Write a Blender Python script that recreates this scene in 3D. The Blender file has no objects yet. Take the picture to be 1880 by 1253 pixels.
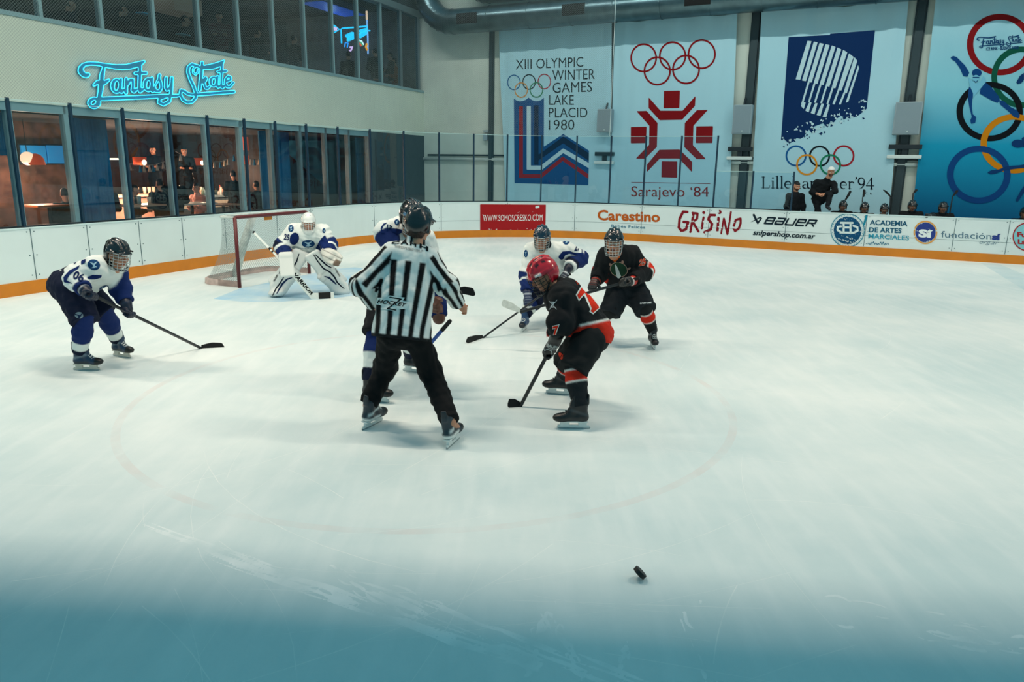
import bpy, bmesh, math, random
import numpy as np
from mathutils import Vector, Matrix
from mathutils.bvhtree import BVHTree
from mathutils.geometry import tessellate_polygon
C = bpy.context.scene.collection
SC = bpy.context.scene

# ---------------------------------------------------------------- camera
W_, H_ = 1880, 1253
FPX, PITCH, ROLL, CAMZ = 1355.65, 0.233663, 0.0160314, 2.16754
_cp, _sp, _cr, _sr = math.cos(PITCH), math.sin(PITCH), math.cos(ROLL), math.sin(ROLL)
CF = np.array([0, _cp, -_sp]); _u0 = np.array([0, _sp, _cp]); _r0 = np.array([1., 0, 0])
CR = _cr*_r0 + _sr*_u0; CU = -_sr*_r0 + _cr*_u0; CO = np.array([0, 0, CAMZ])
cd = bpy.data.cameras.new('camera'); cam = bpy.data.objects.new('camera', cd); C.objects.link(cam)
cd.sensor_width = 36; cd.lens = FPX*36/W_; cd.clip_end = 200; cd.clip_start = .05
cam.matrix_world = Matrix(((CR[0], CU[0], -CF[0], CO[0]), (CR[1], CU[1], -CF[1], CO[1]), (CR[2], CU[2], -CF[2], CO[2]), (0, 0, 0, 1)))
SC.camera = cam

# ---------------------------------------------------------------- world, lights, exposure
SC.view_settings.view_transform = 'Standard'; SC.view_settings.look = 'None'
SC.view_settings.gamma = 1; SC.view_settings.use_curve_mapping = False
SC.view_settings.exposure = 0.0
wd = bpy.data.worlds.new('hall'); SC.world = wd; wd.use_nodes = True
wd.node_tree.nodes['Background'].inputs[0].default_value = (.082, .288, .362, 1)
wd.node_tree.nodes['Background'].inputs[1].default_value = 1.0
def area(name, loc, aim, xdir, sx, sy, power, col, spread=180):
    l = bpy.data.lights.new(name, 'AREA'); l.shape = 'RECTANGLE'; l.size = sx; l.size_y = sy
    l.energy = power; l.color = col; l.spread = math.radians(spread)
    o = bpy.data.objects.new(name, l); C.objects.link(o)
    z = -Vector(aim).normalized(); x = Vector(xdir); x = (x-z*x.dot(z)).normalized(); y = z.cross(x)
    M = Matrix((x, y, z)).transposed().to_4x4(); M.translation = Vector(loc); o.matrix_world = M
    return o
WARM = (1.0, .825, .655)
# strip luminaires over the ice; unseen baffles added in front shade the near ice
ADDED_BAFFLES = []; SKEW = -.073
for yl, zl, n, x0, dx, pw, sprd in ((6.5, 7.5, 6, -15.0, 6.6, 250, 168), (11.0, 7.8, 7, -18.0, 6.6, 92, 140), (17.0, 8.2, 7, -17.0, 6.6, 98, 108)):
    for k in range(n):
        area('strip_lamp', (x0+dx*k, yl+SKEW*(x0+dx*k), zl), (0, .12, -1), (1, SKEW, 0), 2.4, .085, pw*(.97-.022*(x0+dx*k)), WARM, sprd)
    zb = zl-.3*zl/(yl-3.31); ADDED_BAFFLES.append((x0-3, x0+dx*(n-1)+3, yl-.3, zb, zl+.25))
# wall-washing floods along the far wall and the gallery wall
area('wall_flood', (3.9, 19.05, 10.0), (.446*.62, .895*.62, -.78), (.895, -.446, 0), 26, .10, 520, (1, .97, .87), 150)
area('wall_flood', (-1.2, 12.6, 8.6), (-.9205, .391, -.75), (.391, .9205, 0), 18, .15, 270, (1, .95, .78), 150)

# ---------------------------------------------------------------- photo geometry -> place
def ray(x, y): return (x-W_/2)*CR-(y-H_/2)*CU+FPX*CF
def on_plane(x, y, P, N):
    d = ray(x, y); return CO+d*(((P-CO)@N)/(d@N))
def on_ice(x, y, z=0.): return on_plane(x, y, np.array([0, 0, z]), np.array([0, 0, 1.]))
def at_y(x, y, Y):
    d = ray(x, y); return CO+d*(Y/d[1])
def to_px(P):
    v = np.asarray(P, float)-CO; z = v@CF
    return np.stack([W_/2+FPX*(v@CR)/z, H_/2-FPX*(v@CU)/z], -1)
LD = np.array([.391, .9205, 0]); LP = np.array([-8.07, 11.44, 0]); LN = np.array([-.9205, .391, 0])   # goal-end boards
RD = np.array([.895, -.446, 0]); RP = np.array([3.9, 22.33, 0]); RN = np.array([.446, .895, 0])       # side boards
RD /= np.linalg.norm(RD); RN = np.array([-RD[1], RD[0], 0])
FWP = RP+RN*2.2                                                   # far wall plane
GWP = on_plane(778, 200, FWP, RN); GWP[2] = 0                     # corner where the gallery wall meets it

# ---------------------------------------------------------------- helpers
def lin(h):
    if isinstance(h, str):
        h = h.lstrip('#'); c = [int(h[i:i+2], 16)/255 for i in (0, 2, 4)]
    else: c = list(h)
    return [x/12.92 if x <= .04045 else ((x+.055)/1.055)**2.4 for x in c]
MATS = {}
def mat(name, col='#888888', rough=.6, metal=0., spec=.5, bump=0., bscale=40., var=0., vscale=6., emit=None, estr=0., attr=False, coat=0., sheen=0.):
    if name in MATS: return MATS[name]
    m = bpy.data.materials.new(name); m.use_nodes = True; nt = m.node_tree; n = nt.nodes; L = nt.links
    b = n['Principled BSDF']; c = lin(col)+[1]
    b.inputs['Base Color'].default_value = c; b.inputs['Roughness'].default_value = rough
    b.inputs['Metallic'].default_value = metal; b.inputs['Specular IOR Level'].default_value = spec
    b.inputs['Coat Weight'].default_value = coat; b.inputs['Sheen Weight'].default_value = sheen
    if emit: b.inputs['Emission Color'].default_value = lin(emit)+[1]; b.inputs['Emission Strength'].default_value = estr
    tc = n.new('ShaderNodeTexCoord')
    src = None
    if attr:
        a = n.new('ShaderNodeAttribute'); a.attribute_name = 'Col'; src = a.outputs['Color']; L.new(src, b.inputs['Base Color'])
    if var:
        t = n.new('ShaderNodeTexNoise'); t.inputs['Scale'].default_value = vscale; t.inputs['Detail'].default_value = 6
        L.new(tc.outputs['Object'], t.inputs['Vector'])
        mp = n.new('ShaderNodeMapRange'); mp.inputs['From Min'].default_value = .3; mp.inputs['From Max'].default_value = .7
        mp.inputs['To Min'].default_value = 1-var; mp.inputs['To Max'].default_value = 1+var*.4
        L.new(t.outputs['Fac'], mp.inputs['Value'])
        mx = n.new('ShaderNodeMix'); mx.data_type = 'RGBA'; mx.blend_type = 'MULTIPLY'; mx.inputs['Factor'].default_value = 1
        if src: L.new(src, mx.inputs['A'])
        else: mx.inputs['A'].default_value = c
        L.new(mp.outputs['Result'], mx.inputs['B']); L.new(mx.outputs['Result'], b.inputs['Base Color'])
    if bump:
        t2 = n.new('ShaderNodeTexNoise'); t2.inputs['Scale'].default_value = bscale; t2.inputs['Detail'].default_value = 4
        L.new(tc.outputs['Object'], t2.inputs['Vector'])
        bp = n.new('ShaderNodeBump'); bp.inputs['Strength'].default_value = bump; bp.inputs['Distance'].default_value = .02
        L.new(t2.outputs['Fac'], bp.inputs['Height']); L.new(bp.outputs['Normal'], b.inputs['Normal'])
    MATS[name] = m; return m

ORG = {}
def tag(o, label=None, cat=None, group=None, kind=None):
    if label: o['label'] = label
    if cat: o['category'] = cat
    if group: o['group'] = group
    if kind: o['kind'] = kind
    return o
def link(o, parent, org):
    C.objects.link(o)
    if parent is not None:
        o.parent = parent; ORG[o.name] = np.array(ORG[parent.name])
    else:
        o.location = org; ORG[o.name] = np.array(org, float)
def empty(name, loc, label=None, cat=None, group=None, kind=None):
    o = bpy.data.objects.new(name, None); o.empty_display_size = .2; link(o, None, loc)
    return tag(o, label, cat, group, kind)
def build(name, V, F, m, parent=None, smooth=False, col=None, base=True):
    V = np.asarray(V, float).reshape(-1, 3)
    if parent is not None: org = ORG[parent.name]
    elif base and len(V): lo = V.min(0); hi = V.max(0); org = np.array([(lo[0]+hi[0])/2, (lo[1]+hi[1])/2, lo[2]])
    else: org = np.zeros(3)
    me = bpy.data.meshes.new(name)
    if isinstance(F, np.ndarray) and len(F):
        n, k = F.shape; V2 = (V-org).astype(np.float32)
        me.vertices.add(len(V2)); me.vertices.foreach_set('co', V2.ravel())
        me.loops.add(n*k); me.loops.foreach_set('vertex_index', F.astype(np.int32).ravel())
        me.polygons.add(n); me.polygons.foreach_set('loop_start', np.arange(0, n*k, k, dtype=np.int32))
        me.update(calc_edges=True)
    else: me.from_pydata((V-org).tolist(), [], [list(f) for f in F])
    me.materials.append(m)
    if smooth: me.polygons.foreach_set('use_smooth', np.ones(len(me.polygons), bool))
    if col is not None:
        a = me.attributes.new('Col', 'FLOAT_COLOR', 'POINT')
        a.data.foreach_set('color', np.concatenate([col, np.ones((len(V), 1))], 1).astype(np.float32).ravel())
    me.update(); o = bpy.data.objects.new(name, me); link(o, parent, org); return o
def frame(d, up=(0, 0, 1)):
    d = np.asarray(d, float); d = d/np.linalg.norm(d); u = np.asarray(up, float)
    if abs(d@u) > .98: u = np.array([1., 0, 0])
    s = np.cross(d, u); s /= np.linalg.norm(s); return d, s, np.cross(s, d)
class MB:
    def __init__(s): s.V = []; s.F = []; s.n = 0
    def add(s, v, f):
        v = np.asarray(v, float).reshape(-1, 3); s.V.append(v); s.F += [tuple(i+s.n for i in q) for q in f]; s.n += len(v); return s
    def obox(s, c, ax, ay, az, hx, hy, hz, bev=0.):
        c = np.asarray(c, float); ax, ay, az = (np.asarray(a, float) for a in (ax, ay, az))
        if not bev:
            v = [c+ax*hx*i+ay*hy*j+az*hz*k for i in (-1, 1) for j in (-1, 1) for k in (-1, 1)]
            return s.add(v, [(0, 1, 3, 2), (4, 6, 7, 5), (0, 4, 5, 1), (2, 3, 7, 6), (0, 2, 6, 4), (1, 5, 7, 3)])
        bm = bmesh.new(); bmesh.ops.create_cube(bm, size=2)
        for v in bm.verts: v.co = Vector((v.co.x*hx, v.co.y*hy, v.co.z*hz))
        bmesh.ops.bevel(bm, geom=bm.edges[:], offset=bev, segments=2, affect='EDGES', profile=.6)
        bm.verts.index_update()
        v = [c+ax*q.co.x+ay*q.co.y+az*q.co.z for q in bm.verts]; f = [[w.index for w in q.verts] for q in bm.faces]; bm.free()
        return s.add(v, f)
    def box(s, lo, hi, bev=0.):
        lo = np.asarray(lo, float); hi = np.asarray(hi, float); h = (hi-lo)/2
        return s.obox((lo+hi)/2, (1, 0, 0), (0, 1, 0), (0, 0, 1), h[0], h[1], h[2], bev)
    def tube(s, pts, r, n=8, cap=True, closed=False):
        P = np.asarray(pts, float); m = len(P); R = np.broadcast_to(np.asarray(r, float), (m,))
        if closed: T = np.roll(P, -1, 0)-np.roll(P, 1, 0)
        else: T = np.gradient(P, axis=0)
        T /= np.maximum(np.linalg.norm(T, axis=1, keepdims=True), 1e-9)
        up = np.array([0, 0, 1.]) if abs(T[0][2]) < .9 else np.array([1., 0, 0])
        v = []
        for i in range(m):
            a = np.cross(T[i], up); a /= max(np.linalg.norm(a), 1e-9); up = np.cross(a, T[i])
            for k in range(n):
                t = 2*math.pi*k/n; v.append(P[i]+R[i]*(a*math.cos(t)+up*math.sin(t)))
        f = []
        for i in range(m if closed else m-1):
            j = (i+1) % m
            for k in range(n): l = (k+1) % n; f.append((i*n+k, i*n+l, j*n+l, j*n+k))
        if cap and not closed: f.append(tuple(range(n))[::-1]); f.append(tuple((m-1)*n+k for k in range(n)))
        return s.add(v, f)
    def lathe(s, prof, c=(0, 0, 0), n=24, axis=(0, 0, 1)):
        d, a, b = frame(axis); c = np.asarray(c, float); v = []; f = []
        for r, z in prof:
            for k in range(n):
                t = 2*math.pi*k/n; v.append(c+d*z+r*(a*math.cos(t)+b*math.sin(t)))
        for i in range(len(prof)-1):
            for k in range(n): l = (k+1) % n; f.append((i*n+k, i*n+l, (i+1)*n+l, (i+1)*n+k))
        return s.add(v, f)
    def ball(s, c, r, n=12, ax=None):
        c = np.asarray(c, float); r = np.broadcast_to(np.asarray(r, float), (3,)); A = np.eye(3) if ax is None else np.asarray(ax, float)
        v = []; f = []; m = n//2
        for i in range(m+1):
            p = math.pi*i/m
            for k in range(n):
                t = 2*math.pi*k/n; q = np.array([math.sin(p)*math.cos(t), math.sin(p)*math.sin(t), math.cos(p)])*r; v.append(c+q@A)
        for i in range(m):
            for k in range(n): l = (k+1) % n; f.append((i*n+k, (i+1)*n+k, (i+1)*n+l, i*n+l))
        return s.add(v, f)
    def build(s, name, m, parent=None, smooth=False, base=True):
        return build(name, np.concatenate(s.V) if s.V else [], s.F, m, parent, smooth, None, base)

# ---- 2-D shapes (photo pixels) -> fine triangles/quads, then laid onto a surface
def seg2(X, Y, a, b):
    a = np.asarray(a, float); b = np.asarray(b, float); d = b-a; t = np.clip(((X-a[0])*d[0]+(Y-a[1])*d[1])/max(d@d, 1e-9), 0, 1)
    return np.hypot(X-a[0]-t*d[0], Y-a[1]-t*d[1]), t
def f_stroke(pts, w):
    w = np.broadcast_to(np.asarray(w, float), (len(pts),))
    def f(X, Y):
        o = np.full(X.shape, 1e3)
        for i in range(len(pts)-1):
            d, t = seg2(X, Y, pts[i], pts[i+1]); o = np.minimum(o, d-(w[i]*(1-t)+w[i+1]*t)/2)
        return o
    f.bb = (min(p[0] for p in pts)-w.max(), min(p[1] for p in pts)-w.max(), max(p[0] for p in pts)+w.max(), max(p[1] for p in pts)+w.max()); return f
def f_poly(pts):
    pts = [np.asarray(p, float) for p in pts]
    def f(X, Y):
        d = np.full(X.shape, 1e3); ins = np.zeros(X.shape, bool)
        for i in range(len(pts)):
            a, b = pts[i], pts[(i+1) % len(pts)]; d = np.minimum(d, seg2(X, Y, a, b)[0])
            c = (a[1] > Y) != (b[1] > Y)
            with np.errstate(divide='ignore', invalid='ignore'): xx = (b[0]-a[0])*(Y-a[1])/(b[1]-a[1])+a[0]
            ins ^= c & (X < xx)
        return np.where(ins, -d, d)
    q = np.array(pts); f.bb = (*(q.min(0)-1), *(q.max(0)+1)); return f
def f_ell(c, rx, ry, th=None, rot=0.):
    cr, sr = math.cos(rot), math.sin(rot)
    def f(X, Y):
        x = (X-c[0])*cr+(Y-c[1])*sr; y = -(X-c[0])*sr+(Y-c[1])*cr
        k = np.hypot(x/rx, y/ry); d = (k-1)*min(rx, ry)
        return d if th is None else np.abs(d+th/2)-th/2
    r = max(rx, ry)+1; f.bb = (c[0]-r, c[1]-r, c[0]+r, c[1]+r); return f
def f_or(*fs):
    def f(X, Y):
        o = fs[0](X, Y)
        for g in fs[1:]: o = np.minimum(o, g(X, Y))
        return o
    b = np.array([g.bb for g in fs]); f.bb = (b[:, 0].min(), b[:, 1].min(), b[:, 2].max(), b[:, 3].max()); return f
def f_sub(a, *bs):
    def f(X, Y):
        o = a(X, Y)
        for b in bs: o = np.maximum(o, -b(X, Y))
        return o
    f.bb = a.bb; return f
def f_and(a, b):
    f = lambda X, Y: np.maximum(a(X, Y), b(X, Y)); f.bb = a.bb; return f
def f_off(a, k):
    f = lambda X, Y: a(X, Y)-k; f.bb = (a.bb[0]-k, a.bb[1]-k, a.bb[2]+k, a.bb[3]+k); return f
def f_worn(a, amt=.3, sc=.35, seed=0):
    rg = np.random.RandomState(seed); ks = rg.randn(10, 2)*sc; ph = rg.rand(10)*6.28
    def f(X, Y):
        n = sum(np.sin(X*k[0]*2.2+Y*k[1]*2.2+p) for k, p in zip(ks, ph))/4.5
        return np.maximum(a(X, Y), n-(1-2*amt))
    f.bb = a.bb; return f
def fill(f, h=1.):
    """marching squares fill of f<0 -> verts (n,2), faces"""
    x0, y0, x1, y1 = f.bb; nx = max(3, int((x1-x0)/h)+2); ny = max(3, int((y1-y0)/h)+2)
    gx = np.linspace(x0, x1, nx); gy = np.linspace(y0, y1, ny); X, Y = np.meshgrid(gx, gy, indexing='ij'); Z = f(X, Y)
    Z[np.abs(Z) < 1e-6] = 1e-6
    V = []; idx = {}; F = []
    def node(i, j):
        k = (i, j, 0)
        if k not in idx: idx[k] = len(V); V.append((gx[i], gy[j]))
        return idx[k]
    def edge(i, j, i2, j2):
        k = (min((i, j), (i2, j2)), max((i, j), (i2, j2)), 1)
        if k not in idx:
            a, b = Z[i, j], Z[i2, j2]; t = a/(a-b); idx[k] = len(V); V.append((gx[i]+(gx[i2]-gx[i])*t, gy[j]+(gy[j2]-gy[j])*t))
        return idx[k]
    IN = Z < 0; cnt = IN[:-1, :-1].astype(int)+IN[1:, :-1]+IN[1:, 1:]+IN[:-1, 1:]
    for i, j in zip(*np.nonzero(cnt)):
        c = [(i, j), (i+1, j), (i+1, j+1), (i, j+1)]; p = []
        for q in range(4):
            a, b = c[q], c[(q+1) % 4]
            if IN[a]: p.append(node(*a))
            if IN[a] != IN[b]: p.append(edge(*a, *b))
        if len(p) > 2: F.append(p)
    return np.array(V).reshape(-1, 2), F
def contour(f, h=1.):
    """closed loops of f=0"""
    x0, y0, x1, y1 = f.bb; nx = int((x1-x0)/h)+3; ny = int((y1-y0)/h)+3
    gx = np.linspace(x0-h, x1+h, nx); gy = np.linspace(y0-h, y1+h, ny); X, Y = np.meshgrid(gx, gy, indexing='ij'); Z = f(X, Y); Z[np.abs(Z) < 1e-6] = 1e-6
    IN = Z < 0; nxt = {}; P = {}
    def e(a, b):
        k = (min(a, b), max(a, b))
        if k not in P: t = Z[a]/(Z[a]-Z[b]); P[k] = (gx[a[0]]+(gx[b[0]]-gx[a[0]])*t, gy[a[1]]+(gy[b[1]]-gy[a[1]])*t)
        return k
    for i in range(nx-1):
        for j in range(ny-1):
            c = [(i, j), (i+1, j), (i+1, j+1), (i, j+1)]; en = [e(c[q], c[(q+1) % 4]) for q in range(4) if IN[c[q]] and not IN[c[(q+1) % 4]]]
            ex = [e(c[q], c[(q+1) % 4]) for q in range(4) if not IN[c[q]] and IN[c[(q+1) % 4]]]
            for a, b in zip(en, ex): nxt[a] = b
    loops = []
    while nxt:
        k0 = next(iter(nxt)); k = k0; L = []
        while k in nxt: L.append(P[k]); k = nxt.pop(k)
        if len(L) > 5: loops.append(np.array(L))
    return loops
def text2(s, bold=0., shear=0., sp=1.):
    cu = bpy.data.curves.new('t', 'FONT'); cu.body = s; cu.size = 1; cu.shear = shear; cu.space_character = sp; cu.offset = bold; cu.resolution_u = 3
    o = bpy.data.objects.new('t', cu); C.objects.link(o); bpy.context.view_layer.update()
    me = bpy.data.meshes.new_from_object(o.evaluated_get(bpy.context.evaluated_depsgraph_get()))
    V = np.array([v.co[:2] for v in me.vertices]).reshape(-1, 2); F = [list(p.vertices) for p in me.polygons]
    bpy.data.objects.remove(o); bpy.data.curves.remove(cu); bpy.data.meshes.remove(me); return V, F
def cut2(V, F, h):
    bm = bmesh.new(); vs = [bm.verts.new((x, y, 0)) for x, y in V]
    for f in F:
        try: bm.faces.new([vs[i] for i in f])
        except ValueError: pass
    for ax in (0, 1):
        lo, hi = V[:, ax].min(), V[:, ax].max(); n = int((hi-lo)/h)
        for k in range(1, n+1):
            co = [0, 0, 0]; no = [0, 0, 0]; co[ax] = lo+k*(hi-lo)/(n+1); no[ax] = 1
            bmesh.ops.bisect_plane(bm, geom=bm.verts[:]+bm.edges[:]+bm.faces[:], plane_co=co, plane_no=no)
    bm.verts.index_update(); V2 = np.array([v.co[:2] for v in bm.verts]); F2 = [[v.index for v in f.verts] for f in bm.faces]; bm.free(); return V2, F2
def text_px(s, bl, br, tl, bold=0., shear=0., sp=1., h=4., cap=None):
    """lettering whose baseline runs bl->br and whose capitals reach tl (photo pixels)"""
    V, F = text2(s, bold, shear, sp)
    if cap is None:
        c = text2('H' if any(ch.isupper() or ch.isdigit() for ch in s) else 'd', bold)[0]; y0, y1 = 0, c[:, 1].max()
    else: y0, y1 = 0, cap
    x0, x1 = V[:, 0].min(), V[:, 0].max(); bl, br, tl = (np.asarray(q, float) for q in (bl, br, tl))
    U = bl+np.outer((V[:, 0]-x0)/(x1-x0), br-bl)+np.outer((V[:, 1]-y0)/(y1-y0), tl-bl)
    return cut2(U, F, h) if h else (U, F)
_bv = {}
def bvh(o):
    if o.name not in _bv:
        me = o.data; V = [Vector(ORG[o.name]+np.array(v.co)) for v in me.vertices]; _bv[o.name] = BVHTree.FromPolygons(V, [list(p.vertices) for p in me.polygons])
    return _bv[o.name]
def lay(name, shape, target, m, parent=None, off=.004, label=None):
    """put a pixel-traced print onto the surface of target"""
    V, F = shape if isinstance(shape, tuple) else fill(shape)
    T = bvh(target); P = np.zeros((len(V), 3)); ok = np.zeros(len(V), bool); dep = np.zeros(len(V))
    for i, (x, y) in enumerate(V):
        d = Vector(ray(x, y)).normalized(); h, n, _, t = T.ray_cast(Vector(CO), d)
        if h is None: continue
        if n.dot(d) > 0: n = -n
        P[i] = np.array(h)+np.array(n)*off; ok[i] = True; dep[i] = t
    G = [f for f in F if all(ok[i] for i in f) and max(dep[i] for i in f)-min(dep[i] for i in f) < .14]
    if not G: print('EMPTY decal', name, label); return None
    us = sorted({i for f in G for i in f}); mp = {i: k for k, i in enumerate(us)}
    o = build(name, P[us], [[mp[i] for i in f] for f in G], m, target if parent is None else parent, True)
    if label: o['label'] = label
    return o
def join2(*sh):
    V = []; F = []; n = 0
    for s in sh:
        v, f = s if isinstance(s, tuple) else fill(s); V.append(v); F += [[i+n for i in q] for q in f]; n += len(v)
    return np.concatenate(V), F
def zt(x0, y0, s): return lambda *p: [(x0+q[0]/s, y0+q[1]/s) for q in p]
# ================================================================ setting
rnd = random.Random(7)
# board line: straight - rounded corner - straight
_den = LD[0]*(-RD[1])-(-RD[0])*LD[1]; _d = RP-LP
_t = (_d[0]*(-RD[1])-(-RD[0])*_d[1])/_den; CORN = LP+LD*_t
TL = 6.35
_h = math.acos(float(np.clip((-LD)@RD, -1, 1)))/2; RAD = TL*math.tan(_h)
_b = (-LD+RD); _b /= np.linalg.norm(_b); ARC = CORN+_b*math.hypot(TL, RAD)
P0 = CORN-LD*TL; P1 = CORN+RD*TL
L0, L1 = 17., 13.
_a0 = math.atan2(*(P0-ARC)[[1, 0]]); _a1 = math.atan2(*(P1-ARC)[[1, 0]]); ALEN = RAD*abs(_a1-_a0)
def bp(s):
    """board line at arc length s (0 = start of the corner): point, outward normal"""
    if s < 0: return P0+LD*s, LN
    if s > ALEN: return P1+RD*(s-ALEN), RN
    a = _a0+(_a1-_a0)*s/ALEN; n = np.array([math.cos(a), math.sin(a), 0]); return ARC+n*RAD, n
def board_s(x, y):
    """s and height where the photo ray meets the boards"""
    best = None; ss = np.linspace(-L0, ALEN+L1, 700); d = ray(x, y)
    for a, b in zip(ss[:-1], ss[1:]):
        A = bp(a)[0]; B = bp(b)[0]; e = B-A; den = d[0]*e[1]-d[1]*e[0]
        if abs(den) < 1e-9: continue
        q = A-CO; t = (q[0]*e[1]-q[1]*e[0])/den; u = (q[0]*d[1]-q[1]*d[0])/den
        if t > 0 and -1e-6 <= u <= 1: return a+(b-a)*u, CAMZ+d[2]*t
    return None
def sweep(s0, s1, prof, step=.25, closed=True):
    """sweep a profile [(outward offset, z)] along the board line"""
    n = max(2, int((s1-s0)/step)+1); V = []; k = len(prof)
    for s in np.linspace(s0, s1, n):
        p, nn = bp(s)
        for o, z in prof: q = p+nn*o; V.append((q[0], q[1], z))
    F = []
    for i in range(n-1):
        for j in range(k if closed else k-1): l = (j+1) % k; F.append((i*k+j, i*k+l, (i+1)*k+l, (i+1)*k+j))
    if closed: F += [tuple(range(k))[::-1], tuple((n-1)*k+j for j in range(k))]
    return V, F
SA, SB = -L0, ALEN+L1
# --- ice
def ice_material(name='ice', paint=None, lo=0, hi=1, sc=2.):
    m = bpy.data.materials.new(name); m.use_nodes = True; nt = m.node_tree; n = nt.nodes; L = nt.links; b = n['Principled BSDF']
    tc = n.new('ShaderNodeTexCoord')
    t = n.new('ShaderNodeTexNoise'); t.inputs['Scale'].default_value = .45; t.inputs['Detail'].default_value = 9; t.inputs['Roughness'].default_value = .62
    L.new(tc.outputs['Object'], t.inputs['Vector'])
    cr = n.new('ShaderNodeValToRGB'); cr.color_ramp.elements[0].position = .36; cr.color_ramp.elements[1].position = .66
    cr.color_ramp.elements[0].color = (.60, .725, .735, 1); cr.color_ramp.elements[1].color = (.78, .845, .83, 1); L.new(t.outputs['Fac'], cr.inputs['Fac'])
    mp = n.new('ShaderNodeMapping'); mp.inputs['Scale'].default_value = (2.2, .35, 1); mp.inputs['Rotation'].default_value = (0, 0, .9); L.new(tc.outputs['Object'], mp.inputs['Vector'])
    s = n.new('ShaderNodeTexNoise'); s.inputs['Scale'].default_value = 3; s.inputs['Detail'].default_value = 8; L.new(mp.outputs['Vector'], s.inputs['Vector'])
    r2 = n.new('ShaderNodeMapRange'); r2.inputs['From Min'].default_value = .45; r2.inputs['From Max'].default_value = .75; r2.inputs['To Max'].default_value = .28; L.new(s.outputs['Fac'], r2.inputs['Value'])
    mx = n.new('ShaderNodeMix'); mx.data_type = 'RGBA'; mx.inputs['B'].default_value = (.93, .95, .94, 1); L.new(r2.outputs['Result'], mx.inputs['Factor']); L.new(cr.outputs['Color'], mx.inputs['A'])
    out = mx.outputs['Result']
    if paint:
        pt = n.new('ShaderNodeTexNoise'); pt.inputs['Scale'].default_value = sc; pt.inputs['Detail'].default_value = 8; L.new(tc.outputs['Object'], pt.inputs['Vector'])
        pr = n.new('ShaderNodeMapRange'); pr.inputs['From Min'].default_value = .35; pr.inputs['From Max'].default_value = .65; pr.inputs['To Min'].default_value = lo; pr.inputs['To Max'].default_value = hi; L.new(pt.outputs['Fac'], pr.inputs['Value'])
        p2 = n.new('ShaderNodeMix'); p2.data_type = 'RGBA'; p2.inputs['B'].default_value = lin(paint)+[1]; L.new(pr.outputs['Result'], p2.inputs['Factor']); L.new(out, p2.inputs['A']); out = p2.outputs['Result']
    L.new(out, b.inputs['Base Color'])
    g = n.new('ShaderNodeTexNoise'); g.inputs['Scale'].default_value = 60; g.inputs['Detail'].default_value = 5; L.new(tc.outputs['Object'], g.inputs['Vector'])
    r3 = n.new('ShaderNodeMapRange'); r3.inputs['To Min'].default_value = .32; r3.inputs['To Max'].default_value = .62; L.new(t.outputs['Fac'], r3.inputs['Value']); L.new(r3.outputs['Result'], b.inputs['Roughness'])
    bu = n.new('ShaderNodeBump'); bu.inputs['Strength'].default_value = .25; bu.inputs['Distance'].default_value = .004; L.new(g.outputs['Fac'], bu.inputs['Height']); L.new(bu.outputs['Normal'], b.inputs['Normal'])
    b.inputs['Specular IOR Level'].default_value = .35
    return m
def paint_in_ice(name, col, lo, hi, sc=2.): return ice_material(name, col, lo, hi, sc)
ICE = ice_material()
pts = [(x, y, 0) for x in np.linspace(-24, 26, 11) for y in np.linspace(-12, 26, 11)]
_g = [(x, y, 0) for x in range(-26, 29, 2) for y in range(-14, 35, 2)]
floor = build('floor', _g, [(i*25+j, i*25+25+j, i*25+26+j, i*25+j+1) for i in range(27) for j in range(24)], ICE, base=False)
tag(floor, 'white scraped ice of the rink', 'ice', kind='structure')
def on_floor(name, polys, z, m, label, dz=1e-7):
    V = []; F = []
    for i, p in enumerate(polys): F.append(tuple(range(len(V), len(V)+len(p)))); V += [(q[0], q[1], z+i*dz) for q in p]
    o = build(name, V, F, m, floor); o['kind'] = 'structure'; o['label'] = label; return o
cre = [on_ice(x, y)[:2] for x, y in ((392, 549), (440, 530), (568, 503.5), (600, 495), (650, 491), (700, 496), (735, 507), (740, 517), (715, 530), (670, 541), (600, 549), (520, 554), (450, 555))]
on_floor('goal_crease', [cre], .00008, paint_in_ice('crease_blue', '#78bce2', .2, .7, 1.6), 'faded blue goal crease')
cp_ = np.array([on_ice(x, y)[:2] for x, y in ((1340, 790), (1300, 855), (1220, 900), (1140, 932), (1040, 947), (1330, 735))])
A_ = np.c_[2*cp_, np.ones(len(cp_))]; cc = np.linalg.lstsq(A_, (cp_**2).sum(1), rcond=None)[0]; cr_ = math.sqrt(cc[2]+cc[0]**2+cc[1]**2)
print('face-off circle', cc[:2], cr_)
ring = []
for k in range(96):
    a, b = 2*math.pi*k/96, 2*math.pi*(k+1)/96
    ring.append([(cc[0]+r*math.cos(t), cc[1]+r*math.sin(t)) for r, t in ((cr_-.035, a), (cr_+.035, a), (cr_+.035, b), (cr_-.035, b))])
on_floor('face_off_circle', ring, .00010, paint_in_ice('ring_red', '#d9a79c', .0, .17, 2.5), 'faint red face-off circle')
ln = [on_ice(x, y)[:2] for x, y in ((1800, 483), (1835, 485), (1960, 540), (1900, 545))]
on_floor('ice_line', [ln], .00010, paint_in_ice('line_blue', '#a9ccd6', .25, .6, 2.), 'faint blue line in the ice')
sc_ = []
def scratch(p, w):
    p = [np.array(q[:2]) for q in p]
    for a, b in zip(p[:-1], p[1:]):
        d = b-a; l = np.linalg.norm(d)
        if l < 1e-4: continue
        n = np.array([-d[1], d[0]])/l*w/2; sc_.append([a-n, b-n, b+n, a+n])
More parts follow.
